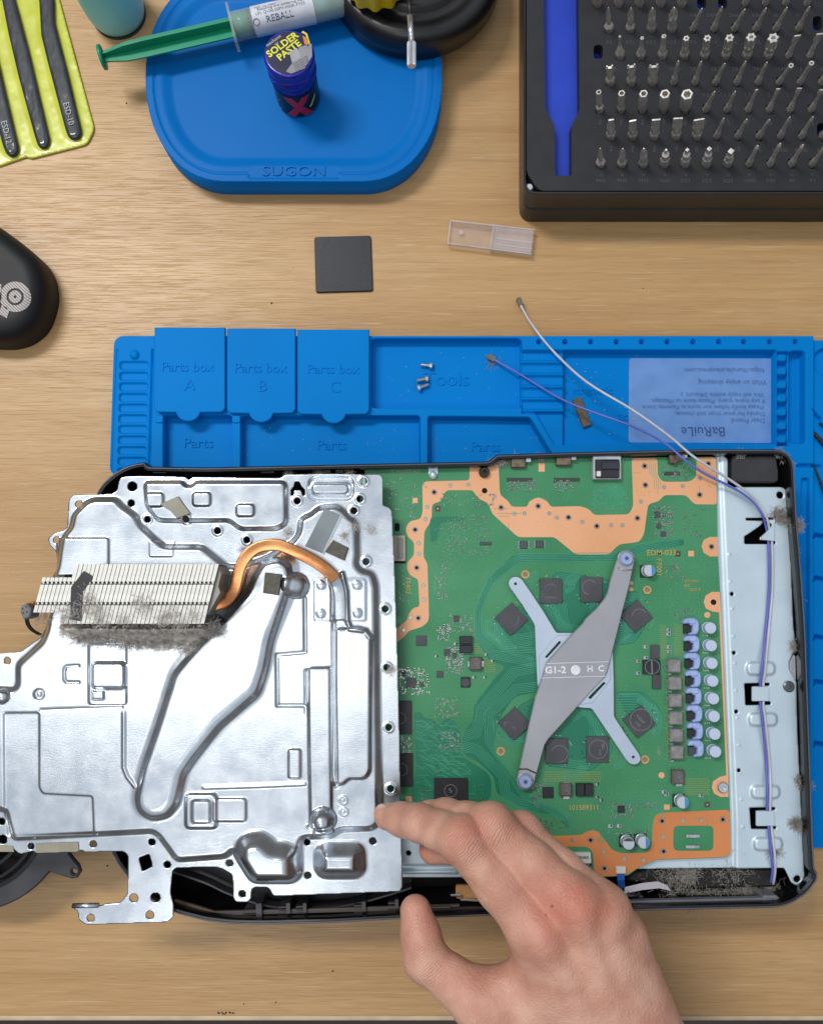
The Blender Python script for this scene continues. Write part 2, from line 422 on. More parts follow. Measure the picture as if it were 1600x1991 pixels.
COPM = M('tinned_copper_land', srgb(242, 182, 138), .42, .0, col2=srgb(232, 168, 120), ns=18, det=5, bump=.05, bs=900)
GOLD = M('gold_print', srgb(196, 176, 104), .45, .2)
SOLD = M('solder', srgb(206, 210, 206), .3, .8, col2=srgb(170, 176, 172), ns=400)
CHIP = M('chip_package', srgb(80, 80, 86), .55, col2=srgb(70, 70, 75), ns=90, det=5, bump=.2, bs=2500)
CHIPD = M('dark_chip_package', srgb(44, 44, 50), .5, col2=srgb(36, 36, 41), ns=90, det=5, bump=.2, bs=2500)
PRINT = M('chip_print', srgb(138, 138, 140), .6)
HOLE = M('hole_shade', srgb(14, 13, 13), .9)  # near-black colour painted in for the shade inside holes
GREYC = M('coil_grey', srgb(152, 152, 150), .5, .2, col2=srgb(126, 126, 124), ns=300, det=4, bump=.3, bs=1500)
WHITEP = M('white_plastic', srgb(226, 226, 218), .45, col2=srgb(214, 214, 205))
DUST = M('grey_lint', srgb(176, 170, 162), .95, col2=srgb(128, 122, 115), ns=500, det=5, spec=.1)
FOAM = M('grey_foam', srgb(112, 108, 98), .9, col2=srgb(98, 94, 86), ns=400, bump=.4, bs=2000, spec=.15)
COPPER = M('copper_pipe', srgb(230, 164, 110), .2, 1.0, col2=srgb(188, 118, 74), ns=60, det=5, bump=.08, bs=300, rv=.05)
FINM = M('fin_metal', srgb(238, 236, 228), .45, .25, col2=srgb(222, 220, 212), ns=200, bump=.1, bs=1200)
# ================================================================ setting
def build_table():
    a = PN([(-900, 1977), (2500, 1977)], 0); yf = a[:, 1].mean()
    bm = bmesh.new(); bmesh.ops.create_cube(bm, size=1, matrix=Matrix.Translation((0, yf + .45, -.0125)) @ Matrix.Diagonal((1.8, .9, .025, 1)))
    bmesh.ops.bevel(bm, geom=list(bm.edges), offset=.0006, segments=2, affect='EDGES')
    me = bm_mesh('table_top', bm, WOOD); o = bpy.data.objects.new('table', me); sc.collection.objects.link(o)
    tag(o, 'pale beech wood desk top with horizontal grain', 'table'); WL['table'] = Vector((0, 0, 0))
    V, Fc = sweep([(-.9, yf - .0016, -.0127), (.9, yf - .0016, -.0127)], sq_prof(.0016, .0118, .0012, 4)); mk('edge_band', V, Fc, M('edge_band', srgb(214, 192, 158), .45), o)
    fl = mk('floor', [(-3, -3, -.72), (3, -3, -.72), (3, 3, -.72), (-3, 3, -.72)], [(0, 1, 2, 3)], M('brown_floor', srgb(92, 74, 66), .6, col2=srgb(74, 58, 52), ns=3))
    tag(fl, 'brown floor far below the desk edge', 'floor', kind='structure')
    # small chips and crumbs on the worn edge
    a = Acc()
    for i in range(14): a.box(P(425 + i * 2.2 + random.uniform(-3, 3), 1971 + random.uniform(-2, 2), .0001), .0007, .0006, .0002, random.random())
    a.obj('edge_chip', M('bare_core', srgb(70, 58, 46), .9), o)
    a = Acc()
    for x, y, s in ((246, 200, 3), (528, 589, 4), (647, 1889, 3), (536, 1950, 2.4), (474, 1953, 2), (209, 1684, 3.4), (1250, 560, 2), (520, 650, 1.5), (570, 520, 1.2), (430, 450, 1.4)):
        a.cyl(P(x, y, .0001), s * .0003 * .5, .0003, 6)
    tag(a.obj('crumbs', M('crumb', srgb(66, 52, 40), .9)), 'dark specks of grit on the desk', 'grit', kind='stuff')
build_table()

# ================================================================ blue repair mat
def build_mat():
    L = P(900, 1150, 0)
    t = thing('repair_mat', 'blue silicone repair mat with moulded pockets under the opened console', 'mat', L)
    zr = .0095
    holes = []
    ft = [('add', rect(1583, 600, 1800, 1700), -.0035, 3)]
    ft.append(('set', rrect(722, 659, 1014, 792, 9), -.0075, 4))
    ft.append(('set', rect(1015, 681, 1099, 803), -.0035, 3))
    ft.append(('set', [(1040, 800), (1099, 800), (1099, 864), (1078, 864)], -.0045, 3))
    ft.append(('set', rect(1098, 681, 1509, 862), -.0075, 3))
    for y in (702, 726, 750, 774, 797): ft.append(('line', [(1018, y), (1097, y)], .0022, 6))
    ft.append(('set', rrect(318, 808, 450, 960, 6), -.0075, 4)); ft.append(('set', rrect(469, 809, 816, 960, 6), -.0075, 4))
    ft.append(('set', rpoly([(833, 810), (1030, 812), (1074, 885), (1074, 960), (833, 960)], 6), -.0075, 4))
    ft.append(('set', rect(1512, 684, 1534, 866), -.006, 3))
    for y in (694, 720, 747, 773, 800, 827, 853): ft.append(('set', rrect(1513, y - 8, 1531, y + 8, 5), -.0008, 3))
    ft.append(('set', rrect(1536, 683, 1565, 861, 7), -.0075, 4))
    for i in range(12):
        y = 703 + 20.7 * i; ft.append(('set', rrect(233 - .4 * i, y, 288 - .4 * i, y + 15, 6), -.0016, 2.5))
    ft.append(('line', [(297, 680), (290, 930)], -.002, 3)); ft.append(('line', [(228, 680), (218, 930)], -.0008, 3))
    ft.append(('dome', 262, 690, 9, .0022))
    for x in (1048, 1099, 1149, 1199, 1248, 1298, 1348, 1398, 1447, 1497, 1547): ft.append(('set', circ(x, 664, 4.2, 12), -.005, 2.5))
    # side strip on the right
    ft += [('set', rrect(1559, 930, 1573, 1700, 6), -.003, 4), ('set', circ(1612, 700, 26), -.0065, 4), ('line', [(1584, 796), (1600, 812)], -.004, 5)]
    for y in (1041, 1125, 1240, 1328, 1449): ft.append(('line', [(1585, y + 4), (1592, y - 2), (1606, y + 1)], -.0045, 5))
    ft.append(('line', [(1552, 905), (1600, 905)], -.003, 5))
    out = rpoly([(222, 653), (1583, 653), (1583, 658), (1720, 658), (1720, 1653), (1535, 1653), (1535, 925), (213, 925)], 20, 5)
    relief('tray_section', out, holes, ft, zr, BLUE, t, step=1.6, thick=zr)
    prism('work_area', [(212.9, 926), (1534, 926), (1534, 1652), (190, 1652)], 0, .0035, BLUE, t)
    for x, lab in ((300, 'A'), (441, 'B'), (578, 'C')):
        x1 = {'A': 437.5, 'B': 574.5, 'C': 718}[lab]; dy = {'A': 0, 'B': 2, 'C': 4}[lab]; xc = (x + x1) / 2 + {'A': -3, 'B': 0, 'C': 1}[lab]; yb = 801 + dy
        tab = [(xc + 24 * math.cos(R(a)), yb - 4 + 22 * math.sin(R(a))) for a in range(12, 169, 12)]
        pl = [(x1, 636 + dy), (x1, yb - 8), (x1 - 3, yb - 3), (x1 - 8, yb)] + tab + [(x + 8, yb), (x + 3, yb - 3), (x, yb - 8), (x, 636 + dy)]
        f = prism('parts_box_flap', pl, zr + .0004, zr + .0035, BLUE, t, bev=.0005); f['label'] = 'blue flap lettered Parts box ' + lab
        a = Acc(); letters(a, 'Parts box', xc - 1, 714 + dy, 27, zr + .0035, -.5, .0005); letters(a, lab, xc + 3, 749 + dy, 33, zr + .0035, 0, .0005)
        a.obj('lettering', BLUE, f)
    # two posts below the flaps
    for x in (309, 459): prism('flap_post', rrect(x - 8, 806, x + 8, 822, 5), zr - .0005, zr + .0008, BLUE, t, bev=.0004)
    words([(s, x, y, sz, zr - .0075, 0) for s, x, y, sz in (('Parts', 386, 862, 29), ('Parts', 645, 866, 29), ('Parts', 944, 869, 29), ('Tools', 868, 738, 40), ('magnetic', 1152, 760, 22), ('tools', 1228, 810, 26))], BLUE, t, .0006)
    a = Acc()
    for i in range(90):
        x, y = random.choice([(random.uniform(735, 1005), random.uniform(680, 785)), (random.uniform(480, 1060), random.uniform(830, 895)), (random.uniform(1105, 1220), random.uniform(700, 850)), (random.uniform(300, 1500), random.uniform(640, 655))])
        a.cyl(P(x, y, zr - .0074 if y > 660 else zr + .0002), random.uniform(.00015, .00035), .0002, 5)
    a.obj('dust_speck', M('pale_speck', srgb(150, 180, 215), .9), t)['kind'] = 'stuff'
build_mat()

def build_card():
    z = .0024
    m = glass('frosted_film', srgb(200, 224, 252), .4, .30, .2)
    o = prism('plastic_card', rpoly([(1223, 696), (1507, 697), (1507, 861), (1222, 860)], 6), z, z + .0004, m)
    tag(o, 'frosted plastic card with blue upside-down print lying in the mat pocket', 'card')
    a = Acc(); zt = z + .0006
    letters(a, 'BaRuiLe', 1367, 838, 27, zt, 180)
    o2 = a.obj('heading', M('card_print_dark', srgb(48, 92, 160), .6), o)
    a = Acc()
    for s, x, y, sz in (('https://baruile.aliexpress.com', 1408, 719, 13.5), ('Wish an enjoy shopping', 1424, 743, 14), ('We will reply within 24hours :)', 1404, 767, 13), ('If any more query, Please leave us Message.', 1376, 779, 13),
                        ('Please kindly follow our store as Favorite Store', 1367, 791, 12.5), ('Thanks for your trust and choose.', 1400, 804, 13), ('Dear Friend:', 1453, 817, 13.5)): letters(a, s, x, y, sz, zt, 180)
    a.obj('lettering', M('card_print', srgb(70, 112, 178), .6), o)
build_card()

def screw_me(name, L, r, hr, hh, m):
    V, Fc = loft([(0, hr * .55), (-.0001, hr * .8), (0, hr), (hh, hr), (hh, r)] + [(hh + L * i / 22, r * (1 if i % 2 else .82)) for i in range(22)] + [(hh + L, r * .5)], 14)
    me = bpy.data.meshes.new(name); me.from_pydata(V, [], Fc); mats(me, m); return me
def build_loose():
    me = screw_me('machine_screw', .0056, .0011, .0021, .0016, CHROME); zf = .0041
    for (hx, hy), (tx, ty), lab in (((840, 711), (818, 709), 'small steel screw by itself above the word Tools'), ((832, 736), (808, 740), 'small steel screw over the T of Tools, upper of two touching'), ((812, 755), (834, 747), 'small steel screw slanting below the T of Tools, lower of two')):
        o = inst('machine_screw', me, P(hx, hy, zf)); a = P(tx, ty, zf) - P(hx, hy, zf)
        o.rotation_euler = a.to_track_quat('Z', 'Y').to_euler(); tag(o, lab, 'screw', 'loose screws on the mat')
    o = prism('foam_strip', obox(1132, 801, 17, 58, 21), .0022, .0045, M('brown_foam', srgb(112, 100, 84), .9, col2=srgb(96, 84, 70), ns=500, bump=.4, bs=2500), bev=.0003)
    tag(o, 'small grey-brown foam strip lying aslant on the blue mat', 'foam strip')
    # dusty black pad
    o = prism('square_pad', rpoly([(611, 460), (721, 457), (725, 565), (614, 568)], 5), 0, .0016, M('pad_black', srgb(24, 26, 33), .42, col2=srgb(21, 22, 27), ns=200), bev=.0004)
    tag(o, 'square black pad with a dusty ring, lying on the wood', 'pad')
    zz = .0017; pl = []
    a = Acc(); rr = np.random.default_rng(3)
    for i in range(1300):
        k = rr.random() * (1 if rr.random() < .8 else 2)
        if k < .35: x, y = rr.uniform(628, 708), rr.uniform(472, 556); s = .6
        else:
            u = rr.random() * 4; e_ = rr.normal(0, 4.2); q = u % 1 * 84 - 42
            x, y = [(668 + q, 470 + e_), (668 + q, 556 + e_), (627 + e_, 513 + q), (709 + e_, 513 + q)][int(u)]; s = 1.0
        a.box(P(x, y, zz - .0001), .0004 * s * rr.uniform(.4, 1.5), .0003 * s * rr.uniform(.3, 1), .00012, rr.uniform(0, 3))
    a.obj('dust', M('pad_dust', srgb(92, 95, 102), .95), o)['kind'] = 'stuff'
    # clear clip
    t = thing('plastic_clip', 'small clear plastic clip lying on the wood', 'clip', P(955, 460, 0))
    g = glass('clear_plastic', srgb(232, 222, 220), .1, .24, .9); g2 = glass('clear_plastic_edge', srgb(236, 228, 228), .08, .42, 1.0)
    prism('tongue', rpoly([(876, 428), (962, 438), (956, 482), (871, 472)], 3), .0002, .0016, g, t, bev=.0003)
    prism('socket', rpoly([(960, 434), (1040, 446), (1034, 493), (953, 483)], 4), .0002, .005, glass('clear_socket', srgb(230, 220, 224), .12, .42, .9), t, bev=.0008)
    for (x0, y0), (x1, y1), h_ in (((876, 428), (1040, 446), .0055), ((871, 472), (1034, 493), .0055), ((876, 428), (871, 472), .003), ((960, 434), (953, 483), .0052), ((966, 463), (1036, 471), .0053), ((964, 474), (1035, 483), .0053)):
        d = np.array((x1 - x0, y1 - y0), float); d /= np.linalg.norm(d); n_ = np.array((-d[1], d[0])) * 1.3
        prism('rib', [(x0 + n_[0], y0 + n_[1]), (x1 + n_[0], y1 + n_[1]), (x1 - n_[0], y1 - n_[1]), (x0 - n_[0], y0 - n_[1])], .0016, h_, g2, t)
    prism('peg', circ(896, 451, 5, 12), .0016, .003, g2, t)
build_loose()

# ================================================================ rounded tray and things on it
def build_tray():
    L = P(570, 150, 0); z = .017
    t = thing('parts_tray', 'round-cornered blue silicone tray under the solder paste jar', 'tray', L)
    def oval(k):
        q = []
        for t0, cx in ((90, 438), (270, 705)):
            for a in range(0, 181, 6):
                th = R(t0 + a); c, sn = math.cos(th), math.sin(th); e_ = 2 / 2.12
                q.append((cx + (155 - k) * math.copysign(abs(c) ** e_, c), 150 + (202 - k) * math.copysign(abs(sn) ** e_, sn)))
        return q
    out = oval(0)
    ft = [('add', oval(15), -.0012, 3), ('add', oval(18), .0007, 3), ('add', oval(40), -.0022, 24), ('set', rpoly([(490, 320), (654, 320), (663, 346), (482, 346)], 6), -.0006, 3)]
    b = relief('tray_body', out, [], ft, z, TRAYB, t, step=2.0, thick=z)
    a = Acc(); letters(a, 'SUGON', 572, 333, 30, z - .0004, 0, .0006, sx_=1.25); a.obj('lettering', TRAYB, t)
build_tray()

def wrap(acc, strips, c, r, z0, ang0, mi=0, n=8):
    """flat shapes [(u0,v0),(u1,v1),(u2,v2),(u3,v3)] wound on a cylinder; u along the girth"""
    for q in strips:
        q = np.array(q, float)
        V = []
        for i in range(n + 1):
            for j in range(n + 1):
                s, w_ = i / n, j / n; p = (q[0] * (1 - s) + q[1] * s) * (1 - w_) + (q[3] * (1 - s) + q[2] * s) * w_
                a = ang0 + p[0] / r; V.append((c[0] + r * math.cos(a), c[1] + r * math.sin(a), z0 + p[1]))
        acc.add(V, [(i * (n + 1) + j, (i + 1) * (n + 1) + j, (i + 1) * (n + 1) + j + 1, i * (n + 1) + j + 1) for i in range(n) for j in range(n)], mi)
def build_jar():
    zb = .0145; L = P(581, 190, zb)
    t = thing('solder_paste_jar', 'small blue jar of solder paste with red X, standing on blue tray', 'jar', L)
    navy = M('jar_navy', srgb(22, 24, 70), .3, col2=srgb(16, 18, 56)); cob = M('jar_cobalt', srgb(24, 32, 178), .28, col2=srgb(18, 24, 150), coat_weight=.3)
    labm = M('jar_label_black', srgb(14, 16, 30), .35)
    o = inst('body', loft_me('jar_body', [(0, .0115), (.0008, .0128), (.0245, .0132), (.026, .0122)], cob, 40, True), L, t)
    o = inst('label', loft_me('jar_label', [(.0016, .01325), (.0228, .01352)], labm, 40, True, False), L, t)
    a = Acc(); ang = R(-84)
    X1 = [(-.0085, .0024), (-.003, .0024), (.0082, .0205), (.0025, .0205)]; X1 = [(-.0088, .0024), (.0034, .0208), (.0086, .0208), (-.0028, .0024)]; X2 = [(.0092, .0024), (-.0028, .0212), (-.0085, .0212), (.0036, .0024)]
    wrap(a, [X1, X2], L, .01366, L.z, ang)
    a.obj('red_cross', M('label_red', srgb(196, 30, 48), .35), o)
    a = Acc(); wrap(a, [[(.0068, .009), (.0105, .013), (.0118, .0125), (.0082, .0082)], [(.0092, .012), (.013, .0165), (.0126, .013), (.0105, .0118)], [(-.0135, .013), (-.0120, .014), (-.0118, .0136), (-.0133, .0125)], [(-.0130, .005), (-.0118, .0056), (-.0116, .0052), (-.0128, .0046)]], L, .01366, L.z, ang)
    a.obj('yellow_flash', M('label_yellow', srgb(226, 214, 40), .35), o)
    zc = .0262
    rings = [(0, .0128), (.0004, .0139), (.0058, .0142), (.006, .0137), (.012, .0146), (.0145, .0146), (.0160, .0141), (.0166, .0132), (.0166, .0126)]
    lid = inst('lid', loft_me('jar_lid', rings, cob, 48, True), L + Vector((0, 0, zc)), t)
    a = Acc()
    for i in range(60):
        an = 2 * math.pi * i / 60; a.box((L.x + .01395 * math.cos(an), L.y + .01395 * math.sin(an), L.z + zc + .0008), .0007, .0006, .0046, an)
    a.obj('grip_ribs', cob, lid)
    zt = L.z + zc + .0167; a = Acc(); a.cyl((L.x, L.y, zt - .0001), .0128, .0003, 40); sk = a.obj('top_sticker', navy, lid)
    cx, cy = 562, 98
    def q(pts, col, name, dz=.0003):
        return prism(name, pts, zt + .0001, zt + dz, M(name, col, .35), lid)
    q([(582, 90), (606, 84), (607, 108), (592, 132), (566, 142), (556, 138), (575, 112)], srgb(150, 148, 156), 'grey_panel')
    q([(588, 68), (598, 74), (600, 90), (592, 84)], srgb(226, 140, 54), 'orange_panel')
    q([(586, 62), (594, 66), (600, 84), (603, 84), (597, 64), (589, 59)], srgb(240, 214, 50), 'gold_line')
    q([(562, 100), (578, 92), (585, 112), (568, 121)], srgb(172, 172, 178), 'white_patch', .0004)
    words([('SOLDER', 549, 86, 21, zt + .00035, 38, 1, .03), ('PASTE', 562, 97, 21, zt + .00035, 40, 1, .03)], M('lid_yellow', srgb(240, 236, 60), .4), lid)
    a = Acc(); letters(a, 'mechanic', 532, 78, 10, zt + .00035, 38); letters(a, 'UV', 538, 84, 7, zt + .00035, 38); a.obj('lettering', M('lid_pale', srgb(214, 216, 190), .4), lid)
    a = Acc()
    for i in range(4): letters(a, 'Solder Paste 42g', 584 + 1.4 * i, 116 + 4.6 * i, 5, zt + .00045, 36)
    a.obj('lettering', M('lid_grey_print', srgb(90, 90, 100), .5), lid)
build_jar()

def build_syringe():
    zc = .0275; A, B = P(200, 110, zc), P(690, -3, zc); d = (B - A).normalized(); s = d.cross(Vector((0, 0, 1))).normalized(); up = Vector((0, 0, 1))
    t = thing('syringe', 'flux syringe with green plunger lying across the blue tray', 'syringe', P(330, 80, .017))
    pt = lambda px, py: P(px, py, zc)
    tp = lambda u: A + d * u
    px = (B - A).length / 503.0
    green = M('green_plunger', srgb(14, 148, 108), .3, col2=srgb(10, 136, 98), spec=.5, ns=40)
    clr = glass('syringe_barrel', srgb(206, 216, 214), .15, .34, .7)
    acc = Acc(); ks = [(0, .0036), (12, .0040), (46, .0062), (80, .0066), (262, .0066)]
    for hz in (0, 1):
        V = []
        for u, hw in ks:
            for sd in (-1, 1):
                for th in (-1, 1):
                    ax, th_ax = (s, up) if hz == 0 else (up, s)
                    V.append(A + d * (u * px) + ax * (hw * sd) + th_ax * (.0006 * th))
        Fc = []
        for i in range(len(ks) - 1):
            b = i * 4; Fc += [(b, b + 4, b + 5, b + 1), (b + 2, b + 3, b + 7, b + 6), (b, b + 2, b + 6, b + 4), (b + 1, b + 5, b + 7, b + 3)]
        Fc += [(0, 1, 3, 2), (len(V) - 4, len(V) - 2, len(V) - 1, len(V) - 3)]
        acc.add(V, Fc)
    acc.obj('plunger_rod', green, t)
    V, Fc = sweep([A - d * .0012, A - d * .0002, A + d * .0004], rprof(.0072, 24)); mk('thumb_disc', V, Fc, green, t, True)
    V, Fc = sweep([tp(262 * px), tp(292 * px)], rprof(.0070, 20)); mk('piston', V, Fc, green, t, True)
    V, Fc = sweep([tp(292 * px), tp(298 * px)], rprof(.0073, 20)); mk('rubber_seal', V, Fc, M('seal_black', srgb(30, 30, 32), .5), t, True)
    V, Fc = sweep([tp(258 * px), tp(480 * px), tp(503 * px)], rprof(.0083, 28), caps=False); mk('barrel', V, Fc, clr, t, True)
    V, Fc = sweep([tp(256 * px), tp(261 * px)], sq_prof(.0145, .0082, .0075, 6)); mk('finger_flange', V, Fc, clr, t)
    lab = M('syringe_label', srgb(214, 218, 226), .35)
    V, Fc = sweep([tp((300 + i * 10) * px) for i in range(13)], rprof(.0085, 40), caps=False); lb = mk('label', V, Fc, lab, t, True)
    fl = M('flux', srgb(120, 170, 168), .3); V, Fc = sweep([tp(298 * px), tp(503 * px)], rprof(.0078, 20)); mk('flux_fill', V, Fc, fl, t, True)
    # print wound on the label
    def wl(acc, txt, u, ang, size):
        if txt not in _texts: prep([txt])
        V, Fc = _texts[txt]; W = []
        for x, y, _ in V:
            a = R(ang) - y * size / .0086; c_ = tp(u * px) + d * (x * size); n_ = up * math.sin(a) - s * math.cos(a) * -1
            W.append(tuple(c_ + (up * math.sin(a) + (-s) * math.cos(a)) * .00862))
        acc.add(W, Fc)
    a = Acc(); wl(a, 'REBALL', 352, 128, .0052); a.obj('lettering', M('reball_print', srgb(34, 52, 96), .5), lb)
    a = Acc()
    for txt, u, an in (('UFI: QV00-00PV-H00K-FY33', 356, 100), ('Reballing and soldering flux', 358, 84), ('NC no clean', 330, 72)): wl(a, txt, u, an, .0026)
    a.obj('lettering', M('small_print', srgb(70, 74, 90), .5), lb)
    V, Fc = sweep([tp(306 * px) + up * .00864 * math.sin(R(128)) - s * .00864 * math.cos(R(128)) + d * (.0018 * math.cos(q)) + (up * math.cos(R(128)) + s * math.sin(R(128))) * .0018 * math.sin(q) for q in np.linspace(0, 2 * math.pi, 13)], rprof(.0002, 4)); mk('emblem_ring', V, Fc, M('emblem', srgb(130, 60, 80), .5), lb)
build_syringe()

def build_bottle():
    L = P(232, 28, 0)
    t = thing('squeeze_bottle', 'translucent turquoise bottle standing beside the syringe plunger', 'bottle', L)
    m = M('turquoise_plastic', srgb(140, 226, 238), .45, col2=srgb(130, 218, 232), ns=20, Subsurface_Weight=.5, Subsurface_Scale=.02)
    inst('body', loft_me('bottle_body', [(0, .010), (.0005, .0140), (.003, .0172), (.008, .0184), (.016, .0190), (.060, .0190), (.072, .016), (.078, .008)], m, 40, True), L, t)
    inst('neck', loft_me('bottle_neck', [(.078, .008), (.092, .0075), (.110, .002)], M('neck_white', srgb(220, 224, 224), .4), 24, True), L, t)
    a = Acc(); a.ring((L.x, L.y, L.z), .0150, .0174, .0012, 32); a.obj('base_ring', M('ring_dark', srgb(50, 62, 66), .5), t)
build_bottle()

def build_stand():
    L = P(807, -38, .0172)
    t = thing('black_stand', 'round black stand with yellow knob and knurled steel screw', 'stand', L)
    rings = [(0, .0510), (.0006, .0532), (.010, .0530), (.015, .0520), (.0185, .0495), (.0190, .0460), (.0176, .0420), (.0150, .0405), (.0140, .0360), (.0152, .0330), (.0182, .0318), (.0190, .0290), (.0186, .010), (.0186, .001)]
    inst('base', loft_me('stand_base', rings, M('stand_black', srgb(34, 33, 34), .3, col2=srgb(26, 25, 26), ns=50, bump=.06, bs=1500), 96, True), L, t)
    z = .066; a, b = P(797, 30, z), P(800, 82, z); c = P(800, 128, z)
    V, Fc = sweep([P(795, -90, z), P(796, -14, z)], sq_prof(.0045, .004, .001)); mk('arm', V, Fc, BLK, t)
    V, Fc = sweep([P(796, -14, z), P(797, 34, z)], rprof(.0011, 12)); mk('stud', V, Fc, BLK, t, True)
    V, Fc = sweep([a, b], rprof(.00165, 14)); mk('screw_shaft', V, Fc, CHROME, t, True)
    kn = [(.0027 * (1 if i % 2 else .9) * math.cos(2 * math.pi * i / 48), .0027 * (1 if i % 2 else .9) * math.sin(2 * math.pi * i / 48)) for i in range(48)]
    V, Fc = sweep([b, b + (c - b) * .03, b + (c - b) * .95, c], kn, scales=[.8, 1, 1, .86]); mk('knurled_head', V, Fc, CHROME, t)
    cx, cy = 728, -64; pl = []
    for i in range(72):
        an = 2 * math.pi * i / 72; r = 60 + 4.0 * math.cos(12 * an); pl.append((cx + r * math.cos(an) * 1.06, cy + r * math.sin(an) * .92))
    prism('yellow_knob', pl, .040, .052, M('yellow_plastic', srgb(236, 202, 20), .4, col2=srgb(228, 192, 14)), t, bev=.0015)
build_stand()

# ================================================================ tweezers pouch
def build_pouch():
    yl = M('yellow_pouch', srgb(204, 208, 62), .35, col2=srgb(192, 196, 52), ns=60, bump=.25, bs=120, coat_weight=.4, coat_roughness=.15)
    out = rpoly([(-140, -60), (100, -60), (116, 0), (184, 250), (170, 280), (60, 308), (52, 304), (0, 322), (-110, 356)], 10)
    T = {'a': [(62, -50), (98, -50), (105, 0), (106, 40), (132, 142), (157, 248), (158, 258), (153, 267), (143, 270), (133, 266), (128, 254), (94, 125), (80, 67), (76, 0)],
         'b': [(-8, -40), (20, -40), (30, 0), (57, 101), (96, 268), (95, 278), (89, 286), (80, 287), (74, 283), (68, 266), (37, 152), (17, 67), (4, 0)],
         'c': [(-60, 0), (-34, 0), (0, 132), (13, 189), (35, 281), (35, 292), (29, 301), (20, 303), (12, 298), (6, 284), (-20, 190)]}
    ft = [('add', rpoly(T[k], 4), .0016, 22) for k in T]
    o = relief('tweezers_pouch', out, [], ft, .0012, yl, None, step=3, thick=.001, noise=lambda x, y: .0008 * fbm(x / 30, y / 30, 5))
    tag(o, 'yellow plastic pouch holding three black tweezers', 'pouch')
    tm = M('tweezer_black', srgb(42, 46, 53), .45, col2=srgb(30, 33, 38), ns=70, bump=.3, bs=120, coat_weight=.9, coat_roughness=.11, spec=.3)
    for k, lab, txt, (tx, ty) in (('a', 'black tweezers marked ESD-10 in the yellow pouch', 'ESD-10', (133, 220)), ('b', 'unmarked black tweezers between the two marked pairs in the yellow pouch', None, (0, 0)), ('c', 'black tweezers marked ESD-12 in the yellow pouch', 'ESD-12', (12, 256))):
        w = relief('tweezers', rpoly(T[k], 3), [], [], .0040, tm, None, step=1.8, thick=.002, extra=lambda p, d: .0010 * np.clip(-d / 7, 0, 1) ** .5 + .0007 * (fbm(p[:, 0] / 10, p[:, 1] / 30, 6, 3) - .4) * np.clip(-d / 5, 0, 1)); tag(w, lab, 'tweezers', 'tweezers in the yellow pouch')
        if txt:
            a = Acc(); letters(a, txt, tx, ty, 17, .0056, -74); a.obj('lettering', M('tweezer_print', srgb(176, 178, 180), .5), w)
    film = glass('pouch_film', srgb(220, 220, 200), .06, .07, 1.0)
build_pouch()

